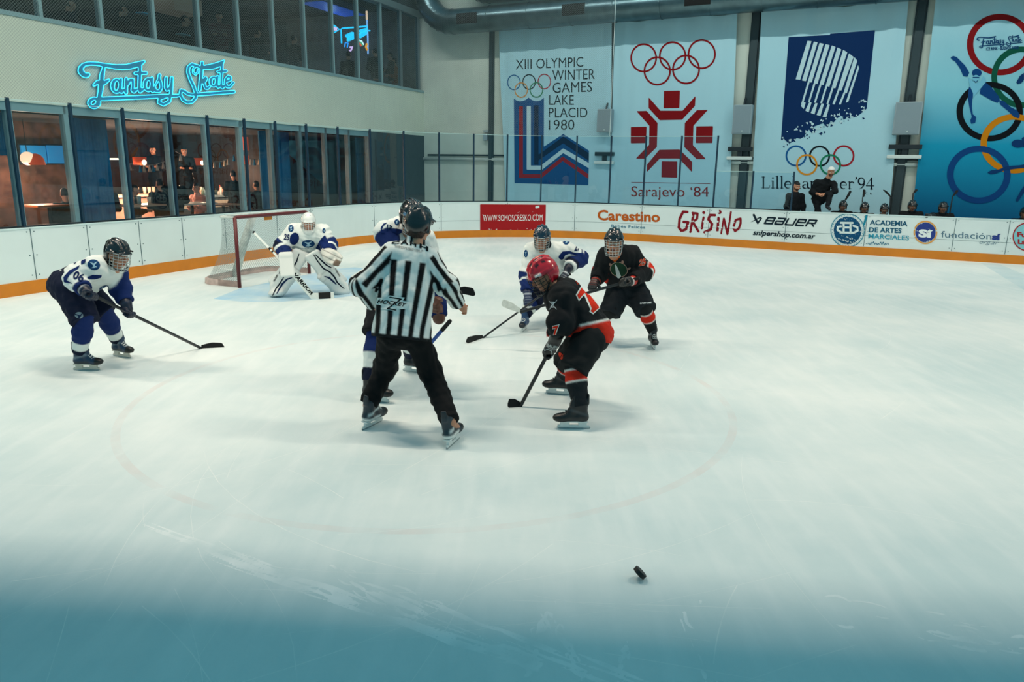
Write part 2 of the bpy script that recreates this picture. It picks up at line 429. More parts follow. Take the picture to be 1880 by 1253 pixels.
for a, b, w in (((20, 1068), (190, 1044), .006), ((540, 1087), (590, 1089), .005), ((430, 1082), (800, 1090), .004), ((940, 1103), (1400, 1118), .005), ((200, 1140), (225, 1105), .004)): scratch([on_ice(*a), on_ice(*b)], w)
for k in range(110):
    y0 = rnd.uniform(2.0, 12); x0 = rnd.uniform(-.8, .8)*y0; a = rnd.uniform(0, 6.28); l = rnd.uniform(.4, 2.6); c = rnd.uniform(-.5, .5); P = []
    for i in range(9): P.append((x0, y0)); a += c*l/9; x0 += math.cos(a)*l/8; y0 += math.sin(a)*l/8
    scratch(P, rnd.uniform(.002, .006))
on_floor('skate_marks', sc_, .00013, paint_in_ice('scratch_white', '#f4f7f4', .15, .7, 3.), 'thin white skate scratches')
SV, SF = [], []
for g_, (a, b, n, sp) in enumerate((((240, 960), (960, 1215), 80, 8), ((620, 1050), (1240, 1290), 36, 12), ((1080, 1253), (1000, 1120), 20, 9), ((950, 1245), (1010, 1130), 20, 9), ((1135, 1250), (1150, 1180), 12, 5), ((1500, 1120), (1880, 1190), 28, 12), ((560, 1020), (760, 1130), 20, 10), ((1250, 1100), (1320, 1253), 14, 14))):
    a_, b_ = np.array(a, float), np.array(b, float); nn_ = (b_-a_)[::-1]*[-1, 1]/np.linalg.norm(b_-a_); fs = []
    for k in range(n):
        t0 = rnd.random(); t1 = min(1.05, t0+rnd.uniform(.05, .28)); j = rnd.gauss(0, sp); c = rnd.gauss(0, sp*.5); w = rnd.uniform(.005, .026)
        fs.append(f_stroke([tuple(on_ice(*(a_+(b_-a_)*(t0+(t1-t0)*i/4)+nn_*(j+c*math.sin(math.pi*i/4))))[:2]) for i in range(5)], [w*q for q in (.1, .8, 1, .8, .1)]))
    v_, f_ = fill(f_or(*fs), .012); n0 = sum(len(q) for q in SV); SV.append(np.c_[v_, np.full(len(v_), .0002+.00005*g_)]); SF += [[i+n0 for i in q] for q in f_]
o = build('snow_streaks', np.concatenate(SV), SF, paint_in_ice('snow_white', '#f8fbfa', .0, .75, 4.), floor); o['kind'] = 'structure'; o['label'] = 'soft pale snow streaks'
for k, (x0, x1, y, z0, z1) in enumerate(ADDED_BAFFLES):  # out-of-view baffles, added to keep lamp light off the near ice
    b = MB(); hx = A_h = np.array([1, SKEW, 0])/math.hypot(1, SKEW); hy = np.array([-hx[1], hx[0], 0]); xm = (x0+x1)/2; c_ = np.array([xm, y+SKEW*xm, 0])
    b.obox(c_+[0, 0, (z0+z1)/2], hx, hy, (0, 0, 1), (x1-x0)/2, .01, (z1-z0)/2); b.obox(c_+hy*.3+[0, 0, z1-.01], hx, hy, (0, 0, 1), (x1-x0)/2, .3, .01)
    tag(b.build('trim_%d' % (10+k), mat('added_baffle_grey', '#8b9797', .6)), 'unseen grey baffle added to shade the near ice', 'added baffle', 'added baffles', 'structure')
# --- boards
BW = mat('board_white', '#d3e2e2', .38, var=.05, vscale=1.2, bump=.05, bscale=6)
m_kick = mat('kick_orange', '#cc7a0a', .42, var=.12, vscale=3)
m_cap = mat('cap_pale', '#c9dfe0', .4); m_seam = mat('seam_dark', '#4d6a70', .8); m_dark = mat('dark_steel', '#12242c', .5, .3)
boards = build('wall_boards', *sweep(SA, SB, [(0, 0.), (.09, 0.), (.09, 1.05), (0, 1.05)]), BW, base=False); tag(boards, 'white dasher boards around the rink', 'boards', kind='structure')
kick = build('baseboard_rink', *sweep(SA, SB, [(-.014, 0), (-.001, 0), (-.001, .215), (-.014, .215)]), m_kick, base=False); tag(kick, 'orange kick strip along the foot of the boards', 'kick strip', kind='structure')
cap = build('trim_1', *sweep(SA, SB, [(-.012, 1.05), (.12, 1.05), (.12, 1.072), (-.012, 1.072)]), m_cap, base=False); tag(cap, 'pale cap rail on top of the boards', 'cap rail', kind='structure')
seam = MB(); scr = MB()
for x in (-52, 52, 157, 253, 333, 412, 508, 571, 687, 810, 932, 1055, 1178, 1302, 1444, 1592, 1756, 1856):
    q = board_s(x, 400)
    if not q: continue
    p, n = bp(q[0]); t = np.array([-n[1], n[0], 0])
    seam.obox(p-n*.002+np.array([0, 0, .64]), t, n, (0, 0, 1), .006, .004, .41)
    for dz in (.3, .62, 1.0):
        for ds in (-.06, .06): scr.obox(p+t*ds-n*.001+np.array([0, 0, dz]), t, n, (0, 0, 1), .009, .004, .009)
V, F = sweep(2.5, SB, [(-.003, .507), (0, .507), (0, .513), (-.003, .513)])
seam.add(V, F)
o = seam.build('board_seam', m_seam, boards); o['kind'] = 'structure'
o = scr.build('board_screw', m_seam, boards); o['kind'] = 'structure'
# --- glass on the boards
def glass_material(name, tint, refl=1.0, rough=.0):
    m = bpy.data.materials.new(name); m.use_nodes = True; nt = m.node_tree; n = nt.nodes; L = nt.links; n.clear()
    out = n.new('ShaderNodeOutputMaterial'); tr = n.new('ShaderNodeBsdfTransparent'); tr.inputs[0].default_value = (*tint, 1)
    gl = n.new('ShaderNodeBsdfGlossy'); gl.inputs['Roughness'].default_value = rough; gl.inputs[0].default_value = (.9, 1, 1, 1)
    fr = n.new('ShaderNodeFresnel'); fr.inputs[0].default_value = 1.5
    mu = n.new('ShaderNodeMath'); mu.operation = 'MULTIPLY'; mu.inputs[1].default_value = 1.1; L.new(fr.outputs[0], mu.inputs[0])
    mn = n.new('ShaderNodeMath'); mn.operation = 'MINIMUM'; mn.inputs[1].default_value = refl; L.new(mu.outputs[0], mn.inputs[0]); mu = mn
    mx = n.new('ShaderNodeMixShader'); L.new(mu.outputs[0], mx.inputs[0]); L.new(tr.outputs[0], mx.inputs[1]); L.new(gl.outputs[0], mx.inputs[2]); L.new(mx.outputs[0], out.inputs[0]); return m
GL = glass_material('rink_glass', (.82, .91, .95), .045)
m_post = mat('post_blue', '#0d3247', .45, .3); m_edge = mat('glass_edge', '#a9c9c9', .3)
PX = [-70, 45, 154.7, 247, 329, 396.6, 462, 517, 572, 628, 685, 745, 808, 870, 930.4, 992, 1054.5, 1116, 1178, 1242, 1307, 1376, 1450]
S_ = [SA]+[board_s(x, 396)[0] for x in PX]
for k in range(1, len(S_)):
    s0, s1 = S_[k-1], S_[k]; top = 3.05 if k < len(S_)-2 else 2.1
    w = build('window_%d' % k, *sweep(s0+.012, s1-.012, [(.045, 1.072), (.045, top)], .2, False), GL, base=True)
    tag(w, 'clear rink glass pane standing on the boards', 'glass pane', 'rink glass panes', 'structure')
    V, F = sweep(s0+.012, s1-.012, [(.042, top-.006), (.048, top-.006), (.048, top+.006), (.042, top+.006)], .2)
    e = build('glass_edge', V, F, m_edge, w)
    p, n = bp(s1); t = np.array([-n[1], n[0], 0]); ph = (top if k != len(S_)-3 else 3.05)
    b = MB(); b.obox(p+n*.045+np.array([0, 0, (1.072+ph)/2]), t, n, (0, 0, 1), .022, .028, (ph-1.072)/2+.02, .006); b.build('post', m_post, w)
    b = MB(); V, F = sweep(s0, s1, [(.02, 1.072), (.07, 1.072), (.07, 1.10), (.02, 1.10)], .3); b.add(V, F); b.build('glass_channel', m_dark, w)
# --- protective net above the goal-end glass
def net_material():
    m = bpy.data.materials.new('net'); m.use_nodes = True; nt = m.node_tree; n = nt.nodes; L = nt.links; b = n['Principled BSDF']
    b.inputs['Base Color'].default_value = lin('#6a7c7e')+[1]; b.inputs['Roughness'].default_value = .8
    uv = n.new('ShaderNodeUVMap'); sp = n.new('ShaderNodeSeparateXYZ'); L.new(uv.outputs[0], sp.inputs[0])
    def lines(op):
        a = n.new('ShaderNodeMath'); a.operation = op; L.new(sp.outputs[0], a.inputs[0]); L.new(sp.outputs[1], a.inputs[1])
        f = n.new('ShaderNodeMath'); f.operation = 'FRACT'; L.new(a.outputs[0], f.inputs[0]); c = n.new('ShaderNodeMath'); c.operation = 'LESS_THAN'; c.inputs[1].default_value = .08; L.new(f.outputs[0], c.inputs[0]); return c
    a, c = lines('ADD'), lines('SUBTRACT'); mx = n.new('ShaderNodeMath'); mx.operation = 'MAXIMUM'; L.new(a.outputs[0], mx.inputs[0]); L.new(c.outputs[0], mx.inputs[1]); L.new(mx.outputs[0], b.inputs['Alpha']); return m
sN = board_s(1119, 246)[0]
V, F = sweep(SA, sN, [(.045, 3.06), (.045, 9.0)], .3, False)
net = build('safety_net', V, F, net_material(), base=True); tag(net, 'fine dark safety net hanging above the goal-end glass', 'net')
uvl = net.data.uv_layers.new(name='UVMap'); ns = len(V)//2
for lp in net.data.loops:
    vi = lp.vertex_index; s = SA+(sN-SA)*(vi//2)/(ns-1); z = V[vi][2]; uvl.data[lp.index].uv = (s/.05, z/.05)
p, n = bp(sN); b = MB(); b.tube([p+n*.045+np.array([0, 0, 3.06]), p+n*.045+np.array([0, 0, 9.0])], .008, 6); b.build('edge_rope', mat('rope_white', '#c9dcdc', .7), net)

# --- far wall and gallery wall
PL = mat('plaster_far', '#c3cfc6', .85, var=.08, vscale=1.5, bump=.08, bscale=30)
PG = mat('plaster_gallery', '#ccd8ca', .85, var=.06, vscale=1.1, bump=.15, bscale=45)
far = MB(); a = GWP-RD*8; b_ = FWP+RD*16
far.obox((a+b_)/2+RN*.12+np.array([0, 0, 5.]), RD, RN, (0, 0, 1), np.linalg.norm(b_-a)/2, .12, 5.); far = far.build('wall_far', PL, base=False); tag(far, 'pale far wall behind the benches', 'wall', kind='structure')
def gw(s, z, off=0.): return GWP+LD*s+LN*off+np.array([0, 0, z])     # gallery wall: s<0 towards the camera, off>0 into the rooms
GS = -24.
Z0, Z1, Z2 = 3.18, 4.70, 8.4
def gbox(name, s0, s1, z0, z1, o0, o1, m, parent=None, bev=0., **k):
    b = MB(); b.obox(gw((s0+s1)/2, (z0+z1)/2, (o0+o1)/2), LD, LN, (0, 0, 1), (s1-s0)/2, (o1-o0)/2, (z1-z0)/2, bev); o = b.build(name, m, parent, base=parent is None)
    if k: tag(o, **k)
    return o
gbox('wall_gallery', GS, -.0, Z0, Z1, 0, .35, PG, label='pale plaster band of the gallery wall', cat='wall', kind='structure')
def gpx(x, y, off=0.): # photo pixel -> s, z on the gallery wall plane (offset)
    q = on_plane(x, y, GWP+LN*off, LN); return (q-GWP)@LD, q[2]
m_frame = mat('frame_greyblue', '#7fa3aa', .5, .2); m_frame2 = mat('frame_grey', '#5d7379', .5, .2)
gbox('trim_2', GS, 0, Z1-.005, Z1+.075, -.03, .3, m_frame, label='grey-blue sill along the upper windows', cat='sill', kind='structure')
GU = glass_material('gallery_glass', (.62, .72, .76), .03)
up = [GS]+[gpx(x, y)[0] for x, y in ((-25, 14), (79, 32), (191.5, 52), (288.5, 71.5), (371.5, 88), (444, 102), (508, 114), (565, 125), (616, 134), (662, 145), (704, 153), (740, 158.5), (772, 164.5))]
zt1 = gpx(772, 28)[1]; print('upper window top', zt1, 'mullions', np.round(up, 2), 'step', np.round(np.diff(up), 2))
nw = len(S_)
for k in range(1, len(up)):
    b = MB(); s0, s1 = up[k-1], up[k]
    b.obox(gw((s0+s1)/2, (Z1+zt1)/2+.04, .08), LD, LN, (0, 0, 1), (s1-s0)/2, .004, (zt1-Z1)/2-.04)
    w = b.build('window_%d' % (nw+k), GU); tag(w, 'dark upper window of the gallery behind netting', 'window', 'upper gallery windows', 'structure')
    gbox('mullion', s1-.035, s1+.035, Z1+.07, zt1, .03, .17, m_frame if k < len(up)-2 else m_frame2, w)
gbox('trim_3', GS, 0, zt1-.08, zt1+.12, -.02, .3, m_frame2, label='grey header above the upper windows', cat='header', kind='structure')
gbox('wall_upper', GS, 0, zt1+.1, 10, .02, .3, mat('gallery_dark', '#26343a', .8), label='dark wall above the upper windows', cat='wall', kind='structure')
# lower windows
gbox('wall_lower', GS, 0, 0, .62, 0, .3, mat('plinth_dark', '#2b3a40', .8), label='dark plinth under the restaurant windows', cat='wall', kind='structure')
lowm = [GS]+[gpx(x, y)[0] for x, y in ((-60, 300), (32, 300), (134, 300), (233, 300), (318, 300), (386, 300), (448, 300), (503, 300), (556, 300), (602, 300), (644, 300), (681, 300))]
print('lower mullions', np.round(lowm, 2))
GLO = glass_material('restaurant_glass', (.84, .88, .9), .02)
for k in range(1, len(lowm)):
    s0, s1 = lowm[k-1], lowm[k]; b = MB(); b.obox(gw((s0+s1)/2, (.62+Z0)/2, .1), LD, LN, (0, 0, 1), (s1-s0)/2, .004, (Z0-.62)/2)
    w = b.build('window_%d' % (nw+len(up)+k), GLO); tag(w, 'tall restaurant window under the gallery wall', 'window', 'restaurant windows', 'structure')
    gbox('mullion', s1-.05, s1+.05, .6, Z0, .04, .18, m_frame if k < 8 else m_frame2, w)
    gbox('window_head', s0, s1, Z0-.16, Z0, .04, .16, m_frame, w)
gbox('wall_corner', lowm[-1]+.05, 0, 0, Z0, .0, .3, mat('corner_grey', '#3a484c', .85, var=.1), label='grey solid wall beside the last restaurant window', cat='wall', kind='structure')
# ================================================================ far wall: banners, posts, ducts
def fw(s, z, off=0.): return FWP+RD*s+RN*off+np.array([0, 0, z])       # off<0 comes towards the ice
def fpx(x, y, off=0.):
    q = on_plane(x, y, FWP+RN*off, RN); return (q-FWP)@RD, q[2]
def fbox(name, s0, s1, z0, z1, o0, o1, m, parent=None, bev=0., **k):
    b = MB(); b.obox(fw((s0+s1)/2, (z0+z1)/2, (o0+o1)/2), RD, RN, (0, 0, 1), (s1-s0)/2, (o1-o0)/2, (z1-z0)/2, bev); o = b.build(name, m, parent, base=parent is None)
    if k: tag(o, **k)
    return o
def cloth_mat(name, top, bot=None, z0=0, z1=1):
    m = mat(name, top, .9, spec=.15, bump=.25, bscale=5)
    if bot:
        nt = m.node_tree; n = nt.nodes; L = nt.links; b = n['Principled BSDF']
        tc = n.new('ShaderNodeTexCoord'); sp = n.new('ShaderNodeSeparateXYZ'); L.new(tc.outputs['Object'], sp.inputs[0])
        cr = n.new('ShaderNodeValToRGB'); el = cr.color_ramp.elements
        el[0].position = 0; el[0].color = lin('#08527f')+[1]; el[1].position = 1; el[1].color = lin(top)+[1]
        e = el.new(.36); e.color = lin('#1590b4')+[1]; e = el.new(.62); e.color = lin('#7fc1d2')+[1]
        mr = n.new('ShaderNodeMapRange'); mr.inputs['From Min'].default_value = z0; mr.inputs['From Max'].default_value = z1; L.new(sp.outputs['Z'], mr.inputs['Value']); L.new(mr.outputs['Result'], cr.inputs['Fac']); L.new(cr.outputs['Color'], b.inputs['Base Color'])
    return m
m_ban = cloth_mat('banner_white', '#a2cdda')
def banner(tl, tr, bl, br, m, seed, label):
    a, b, c, d = (np.array(fpx(*q, -.12)) for q in (tl, tr, bl, br))
    zt = 6.62; zb = .8; rg = np.random.RandomState(seed); ph = rg.rand(6)*6.28
    n, k = 90, 60; V = []
    for j in range(k+1):
        v = j/k; z = zt+(zb-zt)*v; l = a[0]+(c[0]-a[0])*v; r = b[0]+(d[0]-b[0])*v
        for i in range(n+1):
            u = i/n; s = l+(r-l)*u; e = (2*u-1)**4
            o = .010*math.sin(s*5+ph[0]+.3*z)+.007*math.sin(s*11+ph[1]-.5*z)+.012*e*math.sin(s*16+ph[2])
            o += .03*math.exp(-v*7)*math.sin(9*u*math.pi+v*8*(u-.5)+ph[3])
            V.append(fw(s, z+.04*math.exp(-v*9)*math.sin(u*math.pi*3+ph[4]), -.18+o))
    F = [(j*(n+1)+i, (j+1)*(n+1)+i, (j+1)*(n+1)+i+1, j*(n+1)+i+1) for j in range(k) for i in range(n)]
    o = build('banner', V, F, m, None, True); tag(o, label, 'banner', 'banners on the far wall')
    bar = MB(); bar.tube([fw(a[0]-.02, zt+.02, -.18), fw(b[0]+.02, zt+.02, -.18)], .02); bar.build('hanging_rod', m_dark, o)
    return o
def ink(col, rough=.85): return mat('ink_'+col.strip('#'), col, rough, spec=.12)
NAVY, BLK, RED = '#0a2c58', '#0d1820', '#8c1420'
def rings(o, lst):
    for k, (cx, cy, rx, ry, th, col) in enumerate(lst): lay('printed_ring', f_ell((cx, cy), rx, ry, th), o, ink(col), off=.004+.0012*k)
# 1
b1 = banner((917, 55), (1125, 45), (930, 372), (1120, 372), m_ban, 1, 'white banner with black lettering and a blue red and white column emblem')
for s, bl, br, tl in (('XIII OLYMPIC', (947, 127.6), (1071, 122.5), (947, 109.8)), ('WINTER', (1014, 147.6), (1092, 145.5), (1014, 128.9)), ('GAMES', (1014.8, 171), (1087, 168.5), (1014.8, 152.4)), ('LAKE', (1008.4, 192.7), (1053.6, 192.7), (1008.4, 174.9)), ('PLACID', (1007.6, 215.7), (1078.6, 215.7), (1007.6, 197.9)), ('1980', (1007.6, 238.7), (1054.6, 238), (1007.6, 220.8))):
    lay('lettering', text_px(s, bl, br, tl, -.004), b1, ink(BLK))
rings(b1, [(943.6, 151.4, 12.3, 14.3, 1.7, '#1d5f94'), (971.4, 150.6, 12.3, 14.3, 1.7, BLK), (999.5, 149.9, 12.3, 14.3, 1.7, '#a02838'), (957, 165.4, 12.3, 14.3, 1.7, '#c98a3c'), (985, 165.2, 12.3, 14.3, 1.7, '#2a7a56')])
A = zt(880, 0, 3.917); B = zt(780, 180, 3.357)
p = A((249, 706), (262, 720), (285, 729), (310, 728), (335, 718), (355, 702), (375, 718), (400, 728), (425, 728), (448, 718), (465, 702), (464, 1056))+B((853, 222), (1012, 325), (1008, 538), (553, 525))
lay('emblem_field', f_poly(p), b1, ink('#0f4a80'))
for col, w, pts in ((RED, 7.0, ((593, 50), (594, 482), (715, 482), (850, 376), (1009, 488))), ('#b4d2da', 7.6, ((641, 45), (641, 430), (718, 430), (853, 327), (1011, 420))), ('#06203f', 8.2, ((687, 45), (687, 398), (706, 372), (853, 262), (1010, 372)))):
    P = B(*pts)
    if col == '#06203f': P = B((687, 45), (688, 400))+[]; sh = join2(f_poly(B((674, 45), (701, 45), (701, 350), (853, 238), (1011, 340), (1011, 388), (853, 280), (701, 385), (701, 412), (674, 412))))
    else:
        hw = 12 if col == RED else 13
        x, yb = pts[0][0], pts[1][1]; ap = pts[3]; rt = pts[4]
        sh = join2(f_poly(B((x-hw, 50), (x+hw, 50), (x+hw, yb-hw), (pts[2][0]-4, yb-hw), (ap[0], ap[1]-hw-3), (rt[0], rt[1]-hw-6), (rt[0], rt[1]+hw), (ap[0], ap[1]+hw), (pts[2][0]+4, yb+hw), (x-hw, yb+hw))))
    lay('emblem_stripe', sh, b1, ink(col), off=.006)
# 2
b2 = banner((1130, 43), (1354, 28), (1120, 372), (1340, 380), m_ban, 2, 'white banner with five dark red rings above a red snowflake emblem')
SR = '#7d1218'
rings(b2, [(880+x/3.917, y/3.917, rx/3.917, ry/3.917, 3.1, SR) for x, y, rx, ry in ((1182, 417, 96, 105), (1390, 403, 98, 105), (1600, 390, 101, 108), (1280, 511, 98, 105), (1487, 500, 100, 107))])
flakes = [A((1328, 655), (1443, 652), (1439, 778), (1325, 780)), A((1090, 914), (1203, 912), (1199, 1030), (1089, 1032)), A((1560, 910), (1681, 908), (1677, 1030), (1557, 1030)), B((1460, 390), (1556, 391), (1555, 492), (1458, 489)),
          A((1218, 700), (1303, 797), (1462, 797), (1555, 690), (1551, 762), (1458, 862), (1297, 865), (1218, 778)), A((1130, 800), (1203, 798), (1282, 885), (1277, 1058), (1190, 1143), (1125, 1142), (1221, 1042), (1223, 905)),
          A((1645, 790), (1565, 793), (1478, 885), (1474, 1058), (1563, 1145), (1630, 1145), (1536, 1045), (1540, 905)), B((1370, 410), (1445, 320), (1570, 318), (1648, 395), (1647, 458), (1567, 374), (1448, 374), (1368, 458))]
lay('snowflake_emblem', join2(*[f_poly(q) for q in flakes]), b2, ink(SR))
lay('printed_line', f_stroke(B((1273, 521), (1758, 528)), 1.1), b2, ink(SR))
lay('lettering', text_px("Sarajevo \u201884", (1159, 360.8), (1301.3, 361.5), (1159, 342.3), 0), b2, ink(SR))
# 3
b3 = banner((1399, 24), (1668, 2), (1380, 372), (1634, 386), m_ban, 3, 'white banner with a dark blue square of slanting white bars above coloured rings')
Z = zt(1400, 40, 5.0125); rg = random.Random(5)
sq = [(240, 141), (620, 121), (622, 110), (1035, 78), (958, 800)]
x, y = 958, 800
while x > 190: x -= rg.uniform(22, 48); y = 800+(958-x)*.40+rg.uniform(-38, 38); sq.append((x, y))
sq.append((168, 1110))
lay('emblem_field', f_poly(Z(*sq)), b3, ink(NAVY))
bars = [((413, 175), (450, 180), (347, 535), (305, 530)), ((472, 183), (507, 190), (400, 548), (362, 542)), ((525, 195), (562, 203), (452, 560), (415, 555)), ((580, 207), (617, 215), (505, 573), (470, 565)), ((637, 218), (672, 232), (560, 583), (525, 575)), ((690, 238), (725, 254), (615, 600), (580, 590)), ((742, 258), (780, 282), (670, 615), (637, 603)), ((795, 290), (838, 325), (726, 635), (693, 625)), ((845, 325), (872, 360), (775, 660), (748, 645)), ((880, 395), (888, 430), (790, 735), (765, 746)),
        ((415, 555), (433, 557), (378, 742), (350, 770), (362, 735)), ((470, 565), (488, 568), (435, 740), (420, 738)), ((525, 575), (543, 578), (490, 745), (473, 745)), ((580, 590), (597, 593), (547, 752), (530, 750)), ((637, 603), (655, 607), (605, 760), (588, 758)), ((693, 625), (710, 628), (663, 762), (642, 760)), ((748, 645), (765, 650), (720, 762), (700, 762)),
        ((375, 738), (397, 742), (380, 805), (352, 775)), ((430, 740), (452, 742), (425, 835), (393, 818)), ((485, 748), (507, 750), (478, 853), (443, 840)), ((543, 752), (565, 755), (532, 868), (497, 858)), ((600, 760), (620, 763), (587, 880), (552, 875))]
lay('emblem_bars', join2(*[f_poly(Z(*q)) for q in bars]), b3, ink('#b4d2da'), off=.0065)
for nm, col, lo, hi, n, off in (('emblem_specks', '#b4d2da', -95, 25, 62, .0065), ('emblem_specks', NAVY, 0, 75, 42, .0055)):
    tri = []
    for k in range(n):
        x = rg.uniform(185, 945); t = rg.random()**1.6; y = 800+(958-x)*.40+(lo+(hi-lo)*(t if lo == 0 else 1-t)); r = rg.uniform(9, 19); a = rg.uniform(0, 6.28)
        tri.append(f_poly(Z(*[(x+r*math.cos(a+q), y+r*math.sin(a+q)) for q in (0, 1.7, 3.6)])))
    lay(nm, join2(*tri), b3, ink(col), off=off)
R3 = lambda x, y: (1340+x/3.4815, y/3.4815)
rings(b3, [(*R3(423, 997), 19.4, 19.4, 3.3, '#17568f'), (*R3(573, 999), 19.4, 19.4, 3.3, BLK), (*R3(728, 997), 19.6, 19.6, 3.3, '#97202c'), (*R3(492, 1054), 19.6, 19.4, 3.3, '#d08a24'), (*R3(643, 1054), 19.6, 19.4, 3.3, '#187a58')])
# serif lettering drawn stroke by stroke (unit: x-height 1, capitals 1.55)
def serif(word):
    st = []; x = 0.; T, t = .19, .075
    def S(pts, w): st.append((pts, w))
    def ser(cx, y, w=.2): S([(cx-w, y), (cx+w, y)], t)
    def arc(cx, cy, rx, ry, a0, a1, w0, w1, n=10): S([(cx+rx*math.cos(math.radians(a0+(a1-a0)*i/n)), cy+ry*math.sin(math.radians(a0+(a1-a0)*i/n))) for i in range(n+1)], [w0+(w1-w0)*math.sin(math.pi*i/n) for i in range(n+1)])
    for c in word:
        if c == 'L': S([(x+.22, 0), (x+.22, 1.5)], T); ser(x+.22, 1.5); S([(x, .03), (x+.95, .03), (x+1, .38)], t); x += 1.2
        elif c == 'i': S([(x+.2, 0), (x+.2, .95)], T); ser(x+.2, .03); S([(x, .95), (x+.2, .97)], t); S([(x+.2, 1.36), (x+.2, 1.37)], .23); x += .55
        elif c == 'l': S([(x+.2, 0), (x+.2, 1.6)], T); ser(x+.2, .03); S([(x, 1.58), (x+.2, 1.62)], t); x += .55
        elif c == 'e': arc(x+.42, .48, .38, .46, 0, 300, t, T*1.05, 16); S([(x+.06, .52), (x+.8, .52)], t); x += .98
        elif c == 'h': S([(x+.2, 0), (x+.2, 1.6)], T); ser(x+.2, .03); S([(x, 1.58), (x+.2, 1.62)], t); arc(x+.55, .6, .32, .36, 170, 10, t, T*.7); S([(x+.86, 0), (x+.86, .66)], T); ser(x+.86, .03); x += 1.22
        elif c == 'a': arc(x+.38, .68, .3, .28, 165, 0, T*.7, t); S([(x+.68, .66), (x+.68, .12), (x+.85, .05)], T); arc(x+.36, .27, .29, .24, 60, 300, t, T); x += .95
        elif c == 'm':
            S([(x+.2, 0), (x+.2, .95)], T); ser(x+.2, .03); S([(x, .95), (x+.2, .97)], t)
            for k in (0, 1): q = x+k*.64; arc(q+.53, .6, .3, .36, 170, 10, t, T*.7); S([(q+.84, 0), (q+.84, .66)], T); ser(q+.84, .03)
            x += 1.88
        elif c == 'r': S([(x+.2, 0), (x+.2, .95)], T); ser(x+.2, .03); S([(x, .95), (x+.2, .97)], t); arc(x+.5, .62, .3, .33, 170, 50, t, T*.8); S([(x+.67, .84), (x+.68, .85)], .2); x += .82
        elif c == "'": S([(x+.2, 1.55), (x+.22, 1.42), (x+.1, 1.2)], [.2, .18, .04]); x += .42
        elif c == '9': arc(x+.42, 1.05, .36, .46, 0, 360, t, T, 20); S([(x+.78, 1.1), (x+.74, .6), (x+.5, .2), (x+.2, .02)], [T, T, .12, .04]); x += 1.0
        elif c == '4': S([(x+.68, 0), (x+.68, 1.5)], T); S([(x+.68, 1.5), (x+.03, .5)], t); S([(x+.03, .45), (x+.98, .45)], t*1.5); ser(x+.68, .03); x += 1.0
    return st, x
st, wd_ = serif("Lillehammer'94"); ux = (1604.8-1398.3)/wd_; uy = 21.2/1.55
lay('lettering', join2(*[f_stroke([(1398.3+q[0]*ux, 345.5+q[0]*ux*2.2/206-q[1]*uy) for q in pts], np.array(w)*.5*(ux+uy)) for pts, w in st]), b3, ink('#101c28'))
lay('lettering', text_px('C  R', (1588.5, 357), (1601, 357.5), (1588.5, 353.5)), b3, ink('#101c28'))
# 4
b4 = banner((1718, -3), (1985, -22), (1675, 392), (1942, 408), cloth_mat('banner_blue', '#a2cdda', True, 0, 5.8), 4, 'tall banner shading from white to deep blue with big rings and a skater')
rings(b4, [(1836, 82, 61, 56.5, 11, '#7d1418'), (1876, 142, 56, 56.5, 10.5, '#0c5240'), (1817, 205, 61, 54.5, 10.5, '#0c1218'), (1862, 264, 62, 54.5, 10.5, '#c07a10'), (1797, 321, 58.5, 53, 11, '#0b3f78')])
Y = zt(1700, 100, 4.178); SK, SL = '#0b3f78', '#6fb4cf'
lay('printed_skater', join2(*[f_poly(Y(*q)) for q in (((188, 22), (210, 12), (235, 20), (300, 85), (332, 140), (318, 172), (285, 165), (262, 110), (225, 55), (196, 38)), ((455, 215), (500, 250), (560, 325), (566, 352), (548, 372), (500, 352), (410, 300), (425, 240)), ((560, 352), (600, 360), (650, 405), (700, 430), (722, 470), (712, 492), (672, 478), (630, 435), (570, 385)), ((330, 245), (368, 300), (356, 345), (352, 400), (360, 460), (385, 480), (378, 525), (345, 532), (340, 505), (352, 480), (332, 400), (322, 330)))]+[f_ell(Y((390, 142))[0], 8.8, 7.5)]), b4, ink(SK), off=.012)
lay('printed_skater', join2(f_poly(Y((322, 175), (345, 190), (380, 225), (420, 205), (440, 165), (462, 210), (400, 285), (360, 335), (362, 300), (335, 240))), f_ell(Y((384, 184))[0], 6.8, 6.2)), b4, ink(SL), off=.0135)
lay('printed_skater', join2(f_stroke(Y((372, 205), (382, 215), (398, 200)), 1.2), f_stroke(Y((362, 178), (405, 178)), 2.2), f_poly(Y((692, 215), (720, 165), (752, 140), (752, 195), (730, 222), (700, 228))), f_ell(Y((706, 685))[0], 12, 7.5), f_poly(Y((735, 640), (790, 620), (790, 700), (740, 715))), f_poly(Y((470, 905), (500, 890), (560, 882), (620, 858), (720, 850), (800, 836), (800, 868), (700, 876), (600, 890), (540, 912), (495, 920))), f_stroke(Y((700, 1118), (735, 1060), (790, 985)), [5, 7, 9])), b4, ink('#0a3668'), off=.0145)
